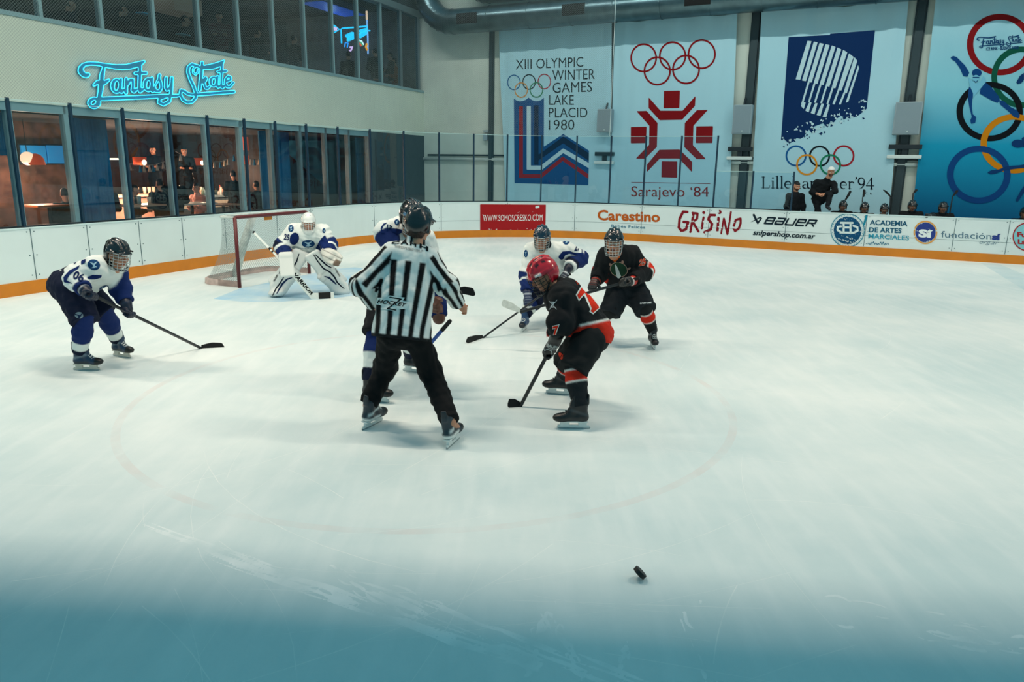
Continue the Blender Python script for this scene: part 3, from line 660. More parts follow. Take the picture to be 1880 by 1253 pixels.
# --- columns, rail, brackets, boxes on the far wall
m_col = mat('column_dark', '#2c3f45', .6, .3); m_grey = mat('box_grey', '#8b9ea6', .55)
for k, (x0, y0, x1, y1, w) in enumerate(((904, 64, 902, 376, .12), (1118, 46, 1116, 374, .20), (1385, 28, 1366, 372, .20), (1693, 0, 1645, 385, .20))):
    a = fpx(x0, y0); c = fpx(x1, y1); b = MB(); s = (a[0]+c[0])/2
    for ds, hw, o in ((0, w/2, .05), (-w*.62, .018, .03), (w*.62, .018, .03)): b.obox(fw(s+ds, 3.6, -o-.01), RD, RN, (0, 0, 1), hw if ds == 0 else hw, o, 3.55)
    tag(b.build('trim_%d' % (20+k), m_col), 'dark steel column on the far wall', 'column', kind='structure')
r0 = fpx(766, 290)[0]
b = MB(); b.tube([fw(r0, 2.36, -.06), fw(13, 2.36, -.06)], .055, 10); rail = tag(b.build('wall_pipe', mat('pipe_white', '#d5e2de', .45), None, True), 'long white horizontal pipe along the far wall', 'pipe')
b = MB(); b.tube([fw(r0+.5, 2.50, -.035), fw(13, 2.50, -.035)], .028, 8); tag(b.build('cable_conduit', m_dark), 'thin dark conduit running just above the white wall pipe', 'conduit')
for k, (x, y, w, h) in enumerate(((1112, 222, .24, .36), (1364, 220, .27, .42), (1666, 218, .33, .43))):
    s, z = fpx(x, y, -.3); lab = ['left of the red snowflake banner', 'between the red snowflake and dark blue square banners', 'between the dark blue square banner and the big rings banner'][k]
    e = empty('loudspeaker', fw(s, z-h, -.2), 'grey wall loudspeaker '+lab, 'loudspeaker', 'wall loudspeakers')
    b = MB(); b.obox(fw(s, z, -.34), RD, RN, (0, 0, 1), w, .13, h, .02); b.build('cabinet', m_grey, e)
    b = MB(); b.obox(fw(s, z-.0, -.475), RD, RN, (0, 0, 1), w-.03, .006, h-.03); b.build('grille', mat('grille_grey', '#7b8f98', .8, bump=.3, bscale=120), e)
    b = MB(); b.obox(fw(s, z, -.16), RD, RN, (0, 0, 1), .04, .06, .1); b.tube([fw(s, z+h, -.3), fw(s, z+h+.18, -.2), fw(s, z+h+.2, -.05)], .03, 8); b.build('bracket', m_dark, e)
    b = MB(); b.ball(fw(s+w*.1, z-h*.8, -.482), .022, 8); b.build('badge', mat('badge', '#c4d4d4', .4), e)
    s2, z2 = fpx(x-4 if k else x, [283, 274, 270][k], -.12)
    f = empty('wall_heater', fw(s2, z2-.3, -.12), 'dark wall heater '+lab, 'heater', 'wall heaters')
    b = MB(); b.obox(fw(s2, z2, -.2), RD, RN, (0, 0, 1), w+.08, .1, .06, .01); b.obox(fw(s2, z2-.13, -.2), RD, RN, (0, 0, 1), .07, .06, .08); b.build('body', m_dark, f)
    b = MB(); b.obox(fw(s2, z2-.27, -.2), RD, RN, (0, 0, 1), w+.1, .11, .05, .02); b.build('reflector', mat('reflector', '#c8d6d4', .4), f)
s, z = fpx(893, 252); b = MB(); b.obox(fw(s, z, -.06), RD, RN, (0, 0, 1), .08, .06, .12, .01); b.obox(fw(s+.02, z+.2, -.05), RD, RN, (0, 0, 1), .1, .04, .04); tag(b.build('junction_box', m_grey), 'small grey junction box beside the first dark column', 'box')
# --- round ducts under the roof
m_duct = mat('duct_steel', '#587077', .3, .92, var=.25, vscale=2.5)
def duct(z, off, r, sL, label, bend=1.1, vents=()):
    pts = [fw(13, z, off)]+[fw(s, z, off) for s in np.linspace(12, sL+bend, 14)]
    for a in np.linspace(0, math.pi/2, 9)[1:]: pts.append(fw(sL+bend-bend*math.sin(a), z+bend-bend*math.cos(a), off))
    pts.append(fw(sL, z+bend+2.5, off))
    e = empty('air_duct', fw((13+sL)/2, z-r, off), label, 'duct', 'roof ducts'); b = MB(); b.tube(pts, r, 24); b.build('duct_pipe', m_duct, e, True)
    b = MB()
    for s in np.arange(sL+bend, 12, 1.45): b.tube([fw(s-.02, z, off), fw(s+.02, z, off)], r+.012, 24)
    for i in range(len(pts)-9, len(pts)-1): d = pts[i+1]-pts[i]; b.tube([pts[i]-d*.06, pts[i]+d*.06], r+.01, 24)
    b.build('duct_collar', m_duct, e)
    for (x0, y0, x1, y1) in vents:
        q0 = fpx(x0, (y0+y1)/2, off-r)[0]; q1 = fpx(x1, (y0+y1)/2, off-r)[0]; V = []; n = 6
        for i in range(n+1):
            a = math.radians(-24+48*i/n)
            for q in (q0, q1): V.append(fw(q, z+(r+.015)*math.sin(a), off-(r+.015)*math.cos(a)))
        build('duct_vent', V, [(2*i, 2*i+1, 2*i+3, 2*i+2) for i in range(n)], mat('vent_black', '#05090b', .9), e)
zc = fpx(1000, 52, -.75)[1]+.42
duct(zc, -.75, .40, fpx(782, 20, -.75)[0], 'large round metal air duct with black vents above the banners', 1.1, ((838, 36, 875, 52), (1031, 18, 1073, 34), (1256, 0, 1304, 16)))
duct(zc+.88, -.75, .40, fpx(868, 0, -.75)[0], 'upper round metal air duct running above the vented duct', .6)
# ================================================================ adverts on the boards
def ad(label, cat='advert', **k):
    return label
def adv(name, shapes, label, off=.006):
    """one advert = one object; first shape is the object, the others its parts"""
    root = None
    for i, (nm, sh, col) in enumerate(shapes):
        o = lay(nm if root else name, sh, boards, ink(col, .5), off=off+.0012*i)
        if o is None: continue
        if root is None:
            root = o; o.parent = None; o.location = ORG[boards.name]; tag(o, label, 'advert', 'adverts on the boards')
        else: o.parent = root
    return root
rr = random.Random(3)
scuff = [f_poly(B((680, 668), (705, 664), (706, 678), (682, 682)))]+[f_ell(B((rr.uniform(350, 740), rr.choice([rr.uniform(805, 821), rr.uniform(700, 820)])))[0], rr.uniform(.5, 2.2), rr.uniform(.3, .6), None, rr.uniform(-.6, .6)) for _ in range(34)]
adv('red_advert', [('p', f_poly(B((340, 655), (746, 658), (743, 822), (340, 822))), '#9c1c20'), ('lettering', text_px('WWW.SOMOSCRESKO.COM', (886.8, 406), (996, 405.2), (886.8, 395), -.004, sp=1.06), '#e6ecea'), ('scuff_mark', join2(*scuff), '#cfdedd')], 'red advert with white website lettering on the far boards')
adv('orange_advert', [('lettering', text_px('Carestino', (1097, 403.8), (1211.6, 407.3), (1097, 385.6), .03), '#b4571c'), ('tagline', text_px('Beb\u00e9s Felices', (1122.3, 417.2), (1184.5, 420.1), (1122.3, 412.2), .008, sp=1.05), '#1f6f8c')], 'orange-brown lettered advert with a small blue tagline on the boards')
G = zt(1080, 370, 6.267)
gs = [(((1140, 122), (1092, 118), (1052, 200), (1042, 300), (1075, 342), (1125, 320), (1150, 240), (1098, 236)), 30), (((1212, 135), (1175, 350)), 28), (((1200, 132), (1258, 140), (1252, 200), (1195, 242)), 26), (((1205, 240), (1268, 345)), 28), (((1327, 185), (1306, 310)), 26), (((1328, 128), (1330, 129)), 34), (((1458, 158), (1402, 156), (1382, 205), (1425, 260), (1410, 322), (1338, 355)), 30), (((1500, 190), (1485, 352)), 30), (((1511, 122), (1512, 123)), 46), (((1560, 195), (1530, 368)), 20), (((1562, 200), (1600, 375)), 24), (((1642, 122), (1604, 372)), 22), (((1752, 197), (1698, 212), (1668, 300), (1690, 342), (1732, 312), (1754, 250), (1752, 197)), 26)]
adv('red_lettered_advert', [('p', f_worn(f_or(*[f_stroke(G(*p), w/6.267) for p, w in gs]), .1, .25, 2), '#7d1420')], 'hand-drawn dark red lettering on the boards below the red snowflake banner')
Q = zt(1370, 380, 7.52)
adv('black_lettered_advert', [('p', join2(f_stroke(Q((105, 112), (160, 225)), [4.2, 3.6]), f_stroke(Q((160, 222), (210, 160), (195, 145), (120, 182), (60, 215)), [3, 2.6, 2.4, 1.6, .4])), '#10222e'), ('lettering', join2(*[f_stroke([(1403.4+(k*1.08+q[0]+q[1]*.36)*17.6, 410.6+k*1.12-11.2*q[1]+q[0]*.9) for q in p], 2.9) for k, ps in enumerate((((( 0, .5), (.78, .5), (.8, .98), (.04, .98), (0, .02), (.8, .02), (.78, .5)),), (((.05, .98), (.8, .98), (.78, .02), (0, .02), (0, .5), (.78, .5)),), (((0, .98), (0, .02), (.8, .02), (.8, .98)),), (((0, .5), (.8, .5), (.8, .98), (.02, .98), (0, .02), (.8, .02)),), (((0, .0), (.02, .98), (.8, .98), (.78, .48), (.06, .48)), ((.42, .48), (.8, 0)))) ) for p in ps]), '#10222e'), ('website', text_px('snipershop.com.ar', (1382, 431.2), (1497, 438.5), (1382.6, 422), .03, .25), '#10222e')], 'black slanting lettered advert with a crossed mark below the dark jacketed man')
cx, cy = Q((1400, 325))[0]
adv('round_badge_advert', [('p', f_worn(f_ell((cx, cy), 31.5, 31, 1.6), .08, .4, 4), '#1c7f98'), ('inner_disc', f_worn(f_ell((cx, cy), 25.5, 25.5), .16, .4, 6), '#0f4a70'), ('white_monogram', join2(*[f_stroke(Q(*p), 3.6) for p in (((1305, 220), (1470, 222)), ((1345, 225), (1345, 350)), ((1440, 225), (1440, 350)), ((1345, 285), (1440, 285)), ((1300, 355), (1490, 358)), ((1310, 270), (1265, 275), (1260, 320), (1310, 350)), ((1480, 262), (1535, 280), (1540, 330), (1500, 350)))]), '#d3e3e2'), ('ring_lettering', join2(*[f_ell((cx+28.2*math.cos(a), cy+28.2*math.sin(a)), .9, .9) for a in np.linspace(0, 6.2, 34)]), '#1c7f98'), ('brush_mark', f_stroke(Q((1662, 122), (1628, 240)), 4), '#1c7f98')], 'round blue badge advert with a white monogram on the boards')
adv('academy_advert', [('lettering', text_px('ACADEMIA', (1596.6, 412.7), (1666, 415.4), (1597.2, 403.8), .03), '#14506e'), ('lettering', text_px('DE ARTES', (1595.2, 426.2), (1655, 428.2), (1595.8, 417.4), .03), '#145a78'), ('lettering', text_px('MARCIALES', (1594, 437.4), (1668.6, 441.2), (1594.6, 429.2), .02), '#2f93ac'), ('lettering', join2(*[f_stroke([(1593+i*4.4, 448+math.sin(i*2.1)*1.6+i*.1), (1595+i*4.4, 445+math.cos(i*1.7)*1.5+i*.1), (1597+i*4.4, 449+i*.1)], 1.1) for i in range(9)]), '#2a6f8c')], 'blue block lettered advert of three lines on the boards')
sx, sy = 1699, 427
adv('round_orange_advert', [('p', f_worn(f_ell((sx, sy), 21.8, 21.5, 2.6), .1, .3, 9), '#d69a50'), ('inner_disc', f_worn(f_ell((sx, sy), 18.6, 18.2), .12, .35, 3), '#2b3f86'), ('lettering', text_px('S\u00ed', (1686, 434.5), (1713, 436), (1686.4, 421), .06), '#dde8e8')], 'round purple-blue badge advert with an orange rim')
adv('foundation_advert', [('lettering', text_px('fundaci\u00f3n', (1727.6, 435.8), (1820, 439.8), (1727.8, 424.4)), '#4d7186'), ('lettering', text_px('s\u00ed', (1821, 439.8), (1837.7, 440.6), (1821.2, 428.6), .05), '#2b3f86'), ('lettering', text_px('org.ar', (1797.8, 447.8), (1833, 449.4), (1798.2, 441.2), -.01, .4), '#4d7186')], 'thin grey-blue lettered advert beside the round orange-rimmed badge')
adv('round_red_advert', [('p', f_ell((1887, 435), 26, 24.5), '#7fbfc8'), ('red_rim', f_ell((1887, 435), 28, 26.5, 2.2), '#9c2a30'), ('lettering', text_px('Fu', (1867.5, 434.5), (1884, 435.5), (1867.5, 426), .05), '#9c2a30'), ('lettering', text_px('La', (1868.5, 447.5), (1884, 448.5), (1868.5, 439), .05), '#9c2a30')], 'round pale blue advert with a red rim at the end of the boards')
# ================================================================ neon sign on the gallery wall
N1 = zt(130, 95, 11.394); kx = 1709.1
def nb(*p): return N1(*[(q[0]+kx, q[1]) for q in p])
w_ = lambda v: np.array(v)/11.394
STR = [f_poly(N1((150, 400), (165, 320), (240, 245), (360, 210), (520, 212), (700, 240), (950, 270), (1150, 265), (1300, 230), (1540, 178), (1565, 205), (1500, 270), (1415, 320), (1250, 365), (1080, 380), (900, 360), (740, 330), (690, 320), (560, 290), (420, 280), (310, 300), (262, 350), (268, 400), (312, 445), (388, 445), (405, 475), (378, 530), (310, 550), (230, 520), (168, 455)))]
for pts, w in ((((690, 330), (655, 480), (645, 600), (632, 720), (615, 850), (590, 1000), (540, 1110), (480, 1135)), w_([60, 95, 95, 115, 100, 95, 75, 60])), (((485, 700), (560, 640), (700, 650), (795, 595)), w_([50, 85, 95, 50])), (((660, 988), (1400, 955), (2060, 925)), w_([80, 78, 75]))): STR.append(f_stroke(N1(*pts), w))
STR.append(f_sub(f_ell(N1((490, 1070))[0], 12, 10.6), f_ell(N1((485, 1065))[0], 5.4, 3.6, None, -.5)))
LET = []
def aa(cx, cy, rx, ry, hx, hy): LET.append(f_sub(f_ell((cx, cy), rx/11.394, ry/11.394), f_ell((cx, cy), hx/11.394, hy/11.394, None, .12)))
aa(*N1((955, 715))[0], 122, 160, 40, 100); aa(*N1((1622, 690))[0], 112, 150, 36, 88); aa(*nb((1280, 625))[0], 100, 115, 30, 72)
for P, pts, w in ((N1, ((1050, 580), (1035, 800), (1060, 845), (1110, 800)), 66), (N1, ((1160, 570), (1155, 860)), 66), (N1, ((1190, 680), (1240, 590), (1295, 590), (1300, 700), (1290, 810), (1320, 835), (1375, 790)), 66), (N1, ((1450, 300), (1435, 780), (1450, 830), (1500, 790)), 72), (N1, ((1348, 452), (1575, 448)), 62), (N1, ((1700, 555), (1690, 800), (1715, 830), (1760, 780)), 62),
                  (nb, ((148, 490), (135, 560), (175, 660), (185, 760), (145, 825), (70, 825), (40, 780)), 62), (nb, ((10, 800), (90, 640), (140, 540)), 36), (nb, ((287, 550), (278, 740), (300, 800), (350, 770), (385, 700)), 62), (nb, ((405, 550), (390, 860), (350, 1040), (230, 1105), (135, 1060), (150, 985), (300, 930)), 66), (nb, ((425, 925), (525, 920)), 66),
                  (nb, ((960, 305), (900, 290), (825, 262), (755, 320), (745, 430), (790, 570), (860, 720), (905, 850), (905, 960), (830, 1050), (730, 1062), (640, 1010), (580, 900), (600, 810), (660, 825), (730, 880), (820, 900), (900, 895)), 62), (nb, ((890, 325), (850, 360), (850, 440), (900, 478), (945, 440), (950, 380)), 34),
                  (nb, ((1038, 230), (1020, 500), (985, 800)), 66), (nb, ((1045, 610), (1105, 535), (1135, 565), (1100, 630), (1050, 650)), 44), (nb, ((1075, 650), (1110, 760), (1150, 770), (1190, 730)), 52), (nb, ((1362, 520), (1350, 700), (1375, 745), (1420, 710)), 52), (nb, ((1452, 240), (1438, 680), (1460, 755), (1510, 710)), 56), (nb, ((1372, 418), (1540, 405)), 54), (nb, ((1530, 625), (1635, 590), (1630, 530), (1580, 515), (1530, 580), (1522, 660), (1560, 735), (1620, 735), (1690, 650)), 50), (nb, ((955, 895), (1700, 840)), 66)):
    LET.append(f_stroke(P(*pts), w/11.394))
LET.append(f_poly(nb((900, 290), (1000, 297), (1070, 288), (1200, 262), (1350, 222), (1500, 168), (1512, 190), (1480, 258), (1420, 310), (1300, 358), (1180, 378), (1050, 368), (960, 350))))
SIGN = f_or(*STR, *LET)
def gal(x, y, off): return on_plane(x, y, GWP+LN*off, LN)
sV, sF = fill(f_off(SIGN, .55), .8); n0 = len(sV)
fr_ = np.array([gal(x, y, -.07) for x, y in sV]); bk_ = fr_+LN*.04
sign = empty('neon_sign', gal(290, 199, -.05), 'glowing blue script neon sign on the pale gallery wall', 'neon sign')
from collections import Counter
ec = Counter()
for f in sF:
    for i in range(len(f)): a, b = f[i], f[(i+1) % len(f)]; ec[(min(a, b), max(a, b))] += 1
FF = [list(f) for f in sF]+[[i+n0 for i in f[::-1]] for f in sF]+[[a, b, b+n0, a+n0] for (a, b), c in ec.items() if c == 1]
build('backing_board', np.concatenate([fr_, bk_]), FF, mat('sign_acrylic', '#1c87a6', .35), sign)
tb = MB()
for lp in contour(SIGN, .8):
    if len(lp) < 12: continue
    for _ in range(2): lp = (np.roll(lp, 1, 0)+2*lp+np.roll(lp, -1, 0))/4
    tb.tube([gal(x, y, -.085) for x, y in lp[::2]], .0085, 6, closed=True)
tb.build('neon_tube', mat('neon_cyan', '#4fe0ff', .4, emit='#22c8f5', estr=2.1), sign, True)
sp_ = MB()
for x, y in ((160, 120), (200, 180), (250, 185), (330, 180), (420, 175), (350, 120), (268, 113)): sp_.tube([gal(x, y, -.06), gal(x, y, 0)], .012, 6)
sp_.build('standoff', m_dark, sign)
V2, F2 = fill(SIGN, .8); V2 = np.stack([1792.5+(V2[:, 0]-143)*.292, 88.5+(V2[:, 1]-198)*.245-(V2[:, 0]-165)*.012], -1)
lay('logo_lettering', (V2, F2), b4, ink('#123f6c'), off=.012)
lay('lettering', text_px('ICE RINK - BUENOS AIRES', (1810.5, 92.6), (1870.5, 90), (1810.5, 87), .03, h=3), b4, ink('#123f6c'), off=.012)
# ================================================================ goal and puck
GA, GB = on_ice(440, 528.5), on_ice(568, 502.5); gd = (GB-GA); gwid = np.linalg.norm(gd); gd /= gwid; gk = np.array([-gd[1], gd[0], 0])
if gk[0] > 0: gk = -gk
up_ = np.array([0, 0, 1.])
goal = empty('hockey_goal', (GA+GB)/2, 'red framed hockey goal with worn white net behind the goalkeeper', 'goal')
m_goal = mat('goal_red', '#5c1418', .45, var=.15, vscale=9); m_pad = mat('goal_pad', '#c9b3ac', .8, var=.3, vscale=7); m_padw = mat('goal_padw', '#cfd8d3', .8, var=.25, vscale=9)
for q in (GA, GB): b = MB(); b.tube([q+up_*.0, q+up_*1.22], .032, 12); b.build('post', m_goal, goal, True)
b = MB(); b.tube([GA+up_*1.19, GA+up_*1.215+gd*.01, GA+up_*1.22+gd*.05, GB+up_*1.22-gd*.05, GB+up_*1.215-gd*.01, GB+up_*1.19], .032, 12); b.build('crossbar', m_goal, goal, True)
DB, DT = .95, .42
bpath = [GA, GA+gk*DB*.55]+[GA+gk*DB*(.55+.45*math.sin(a))+gd*.35*(1-math.cos(a)) for a in np.linspace(.2, 1.57, 6)]
bpath += [(GA+GB)/2+gk*(DB+.06)]+[GB+(p-GA)-2*gd*((p-GA)@gd) for p in bpath[::-1]]
tpath = [GA+gk*DT*.6]+[GA+gk*DT*(.6+.4*math.sin(a))+gd*.25*(1-math.cos(a)) for a in np.linspace(.3, 1.57, 5)]
tpath += [(GA+GB)/2+gk*(DT+.05)]+[GB+(p-GA)-2*gd*((p-GA)@gd) for p in tpath[::-1]]
def resamp(P, n):
    P = np.array(P); l = np.r_[0, np.cumsum(np.linalg.norm(np.diff(P, axis=0), axis=1))]; t = np.linspace(0, l[-1], n); return np.stack([np.interp(t, l, P[:, i]) for i in range(3)], -1)
bR, tR = resamp([GA]+bpath+[GB], 60), resamp([GA]+tpath+[GB], 60)
b = MB(); V, F = [], []
for i, q in enumerate(bR): V += [q+up_*.003, q+up_*.115, q+gk*.05+up_*.09, q+gk*.06+up_*.003]
for i in range(59):
    for j in range(4): l = (j+1) % 4; F.append((i*4+j, i*4+l, i*4+4+l, i*4+4+j))
build('base_pad', V, F, m_pad, goal)
b = MB(); b.tube(tR+up_*1.215, .02, 8); b.build('top_rail', m_padw, goal, True)
b = MB(); q0 = bR[30]; q1 = tR[30]+up_*1.2; b.tube([q0+up_*.02, q0*.5+q1*.5+gk*.03, q1], [.075, .08, .07], 12); b.build('back_post', m_padw, goal, True)
def net_mat(name, col, w, fill_=False):
    m = net_material(); m.name = name; m.node_tree.nodes['Principled BSDF'].inputs['Base Color'].default_value = lin(col)+[1]
    for q in m.node_tree.nodes:
        if q.type == 'MATH' and q.operation == 'LESS_THAN': q.inputs[1].default_value = w
    return m
m_gnet = net_mat('goal_string', '#7d8d8c', .14)
NR = 14; V = []; UV = []
for j in range(NR+1):
    t = j/NR
    for i in range(60):
        sag = gk*(-.10*math.sin(math.pi*t)*math.sin(math.pi*i/59)**.5); V.append(bR[i]*(1-t)+tR[i]*t+up_*(.06+1.15*t)+sag); UV.append((i*.055/.046, t*1.25/.046))
F = [(j*60+i, j*60+i+1, (j+1)*60+i+1, (j+1)*60+i) for j in range(NR) for i in range(59)]
o = build('goal_net', V, F, m_gnet, goal); u = o.data.uv_layers.new(name='UVMap')
for lp in o.data.loops: u.data[lp.index].uv = UV[lp.vertex_index]
V = []; UV = []
for j in range(7):
    t = j/6
    for i in range(60): f_ = GA+gd*gwid*i/59; V.append(f_*(1-t)+tR[i]*t+up_*(1.21-.03*math.sin(math.pi*t))); UV.append((i*.034/.052, t*.45/.052))
o = build('top_net', V, [(j*60+i, j*60+i+1, (j+1)*60+i+1, (j+1)*60+i) for j in range(6) for i in range(59)], m_gnet, goal); u = o.data.uv_layers.new(name='UVMap')
for lp in o.data.loops: u.data[lp.index].uv = UV[lp.vertex_index]
b = MB(); b.obox(GA*.55+GB*.45+up_*1.16+gk*.03, gd, gk, up_, .1, .01, .035); b.build('orange_tag', m_kick, goal)
# puck in its bounce on the ice
ax = CR*.70+CU*.71-CF*.08; ax /= np.linalg.norm(ax); hz = .038*math.sqrt(1-ax[2]**2)+.0127*abs(ax[2])
c_ = on_ice(1175, 1052, hz+.004)
b = MB(); b.lathe([(0, -.0127), (.0345, -.0127), (.0375, -.0115), (.0381, -.009), (.0381, .009), (.0375, .0115), (.0345, .0127), (0, .0127)], c_, 40, ax)
tag(b.build('puck', mat('puck_rubber', '#07090a', .55)), 'black rubber puck tipped on its edge on the empty ice', 'puck')
# ================================================================ bodies: smooth-blended volumes -> one continuous mesh
A3 = lambda *p: np.array(p, float)
def unit(v): v = np.asarray(v, float); return v/max(np.linalg.norm(v), 1e-9)
def g_cap(a, b, ra, rb):
    a = A3(*a); b = A3(*b); d = b-a; L2 = max(d@d, 1e-9)
    def f(P):
        t = np.clip((P-a)@d/L2, 0, 1); return np.linalg.norm(P-a-t[:, None]*d, axis=1)-(ra+(rb-ra)*t)
    r = max(ra, rb); f.bb = (np.minimum(a, b)-r, np.maximum(a, b)+r); return f
def g_ell(c, r, X=None):
    c = A3(*c); r = A3(*r); M = np.eye(3) if X is None else np.array([unit(x) for x in X])
    def f(P):
        q = (P-c)@M.T/r; k = np.linalg.norm(q, axis=1); return (k-1)*r.min()*np.where(k < 1, 1, 1.0)
    R = r.max(); f.bb = (c-R, c+R); return f
def g_tor(a, b, A, B, side):
    """elliptic tube: A=(side,depth) radii at a, B at b; side = sideways vector"""
    a = A3(*a); b = A3(*b); ax = b-a; L = np.linalg.norm(ax); ax = ax/L; s = unit(side-ax*(side@ax)); d = np.cross(ax, s)
    def f(P):
        q = P-a; z = q@ax; t = np.clip(z/L, 0, 1); rx = A[0]+(B[0]-A[0])*t; ry = A[1]+(B[1]-A[1])*t; zz = z-np.clip(z, 0, L)
        k = np.sqrt((q@s/rx)**2+(q@d/ry)**2+(zz/np.minimum(rx, ry))**2); return (k-1)*np.minimum(rx, ry)
    r = max(*A, *B); f.bb = (np.minimum(a, b)-r, np.maximum(a, b)+r); return f
def g_box(c, h, X, r=.01):
    c = A3(*c); h = A3(*h)-r; M = np.array([unit(x) for x in X])
    def f(P):
        q = np.abs((P-c)@M.T)-h; return np.linalg.norm(np.maximum(q, 0), axis=1)+np.minimum(q.max(1), 0)-r
    R = np.linalg.norm(h)+r; f.bb = (c-R, c+R); return f
class Vol:
    def __init__(s, h=.012): s.h = h; s.it = []; s.cuts = []; s.noise = None
    def add(s, f, k=.03, neg=False): s.it.append((f, k, neg)); return s
    def cut(s, p, n, near=None, rad=None): s.cuts.append((A3(*p), unit(n), near, rad)); return s     # removes the side n points to
    def mesh(s):
        pos = [f for f, k, g in s.it if not g]; pad = s.h*4
        lo = np.min([f.bb[0] for f in pos], 0)-pad; hi = np.max([f.bb[1] for f in pos], 0)+pad
        n = np.ceil((hi-lo)/s.h).astype(int)+1; g = np.full(tuple(n), 1., np.float32)
        ax = [lo[i]+np.arange(n[i])*s.h for i in range(3)]
        def sub(b0, b1, m):
            i0 = np.clip(((b0-m-lo)/s.h).astype(int), 0, n-1); i1 = np.clip(np.ceil((b1+m-lo)/s.h).astype(int)+1, 1, n); return i0, i1
        for f, k, neg in s.it:
            i0, i1 = sub(*f.bb, k+s.h*3); sl = tuple(slice(a, b) for a, b in zip(i0, i1))
            M = np.stack(np.meshgrid(*[ax[i][i0[i]:i1[i]] for i in range(3)], indexing='ij'), -1).reshape(-1, 3)
            d = f(M).astype(np.float32).reshape(g[sl].shape); o = g[sl]
            if neg: d = -d; hh = np.maximum(k-np.abs(o-d), 0)/max(k, 1e-6); g[sl] = np.maximum(o, d)+hh*hh*k/4
            else: hh = np.maximum(k-np.abs(o-d), 0)/max(k, 1e-6); g[sl] = np.minimum(o, d)-hh*hh*k/4
        if s.noise or s.cuts:
            M = np.stack(np.meshgrid(*ax, indexing='ij'), -1)
            if s.noise: g += s.noise(M.reshape(-1, 3)).astype(np.float32).reshape(g.shape)
            for p, nn, near, rad in s.cuts:
                d = ((M-p)@nn).astype(np.float32)
                if near is not None: w = np.linalg.norm(M-near, axis=-1) > rad; d = np.where(w, -1, d)
                g = np.maximum(g, d)
        return surfnet(g, lo, s.h)
def surfnet(g, lo, h):
    IN = g < 0; n = g.shape
    c = np.zeros((n[0]-1, n[1]-1, n[2]-1), np.int8)
    for i in (0, 1):
        for j in (0, 1):
            for k in (0, 1): c += IN[i:n[0]-1+i, j:n[1]-1+j, k:n[2]-1+k]
    act = (c > 0) & (c < 8); ids = np.full(act.shape, -1, np.int64); I = np.argwhere(act); ids[act] = np.arange(len(I))
    S = np.zeros((len(I), 3)); W = np.zeros(len(I)); cor = np.array([(i, j, k) for i in (0, 1) for j in (0, 1) for k in (0, 1)])
    vals = np.stack([g[I[:, 0]+a, I[:, 1]+b, I[:, 2]+c_] for a, b, c_ in cor], 1)
    for p in range(8):
        for q in range(p+1, 8):
            if np.abs(cor[p]-cor[q]).sum() != 1: continue
            a, b = vals[:, p], vals[:, q]; m = (a < 0) != (b < 0); t = np.where(m, a/np.where(m, a-b, 1), 0)
            S += np.where(m[:, None], cor[p]+(cor[q]-cor[p])*t[:, None], 0); W += m
    V = lo+(I+S/W[:, None])*h; F = []
    for ax in range(3):
        u, v = (ax+1) % 3, (ax+2) % 3; s0 = [slice(None)]*3; s1 = [slice(None)]*3; s0[ax] = slice(0, -1); s1[ax] = slice(1, None)
        e = IN[tuple(s0)] != IN[tuple(s1)]; E = np.argwhere(e); E = E[(E[:, u] > 0) & (E[:, v] > 0) & (E[:, u] < n[u]-1) & (E[:, v] < n[v]-1)]
        fl = IN[tuple(E.T)]
        def at(du, dv): q = E.copy(); q[:, u] += du; q[:, v] += dv; return ids[tuple(q.T)]
        Q = np.stack([at(-1, -1), at(0, -1), at(0, 0), at(-1, 0)], 1); Q[~fl] = Q[~fl][:, ::-1]; F.append(Q)
    return V, np.concatenate(F)
def wrinkle(seed, amp=.005, sc=14.):
    rg = np.random.RandomState(seed); U = rg.randn(9, 3); U /= np.linalg.norm(U, axis=1, keepdims=True); K = U*rg.uniform(1.2, 3.4, (9, 1))*sc; ph = rg.rand(9)*6.28
    def f(P):
        o = np.zeros(len(P))
        for i in range(9):
            q = np.sin(P@K[i]+ph[i]+1.6*np.sin(P@K[(i+4) % 9]*.45+ph[i-1])); o += (1-np.abs(q))*1.1-.4
        return o*amp/2.4
    return f
def vol(name, v, m, parent, col=None):
    V, F = v.mesh(); c = None
    if col is not None:
        rg = np.random.RandomState(1); jit = np.concatenate([np.zeros((1, 3)), rg.uniform(-1, 1, (13, 3))])*v.h*.9; c = 0
        for j in jit: cc = col(V+j); c = c+np.where(cc <= .04045, cc/12.92, ((cc+.055)/1.055)**2.4)/len(jit)
    return build(name, V, F, m, parent, True, c)
def rgb(h): h = h.lstrip('#'); return np.array([int(h[i:i+2], 16)/255 for i in (0, 2, 4)])
def segd(P, a, b):
    d = b-a; t = np.clip((P-a)@d/max(d@d, 1e-9), 0, 1); return np.linalg.norm(P-a-t[:, None]*d, axis=1), t
m_cloth = mat('knit_cloth', '#ffffff', .85, spec=.2, attr=True, bump=.12, bscale=220)
m_skin = mat('skin', '#c08a6c', .55, spec=.35, attr=True)
m_shiny = mat('helmet_shell', '#ffffff', .22, spec=.6, attr=True, coat=.4)
m_leather = mat('boot_leather', '#ffffff', .42, spec=.45, attr=True, bump=.08, bscale=60)
m_pads = mat('pad_leather', '#ffffff', .5, spec=.4, attr=True, bump=.05, bscale=30)
m_steel = mat('runner_steel', '#aab4b6', .25, .9); m_wire = mat('cage_wire', '#b9c2c2', .35, .6); m_wired = mat('cage_wire_dark', '#1a2226', .4, .5); m_wirew = mat('cage_wire_white', '#dfe6e4', .4, .1)
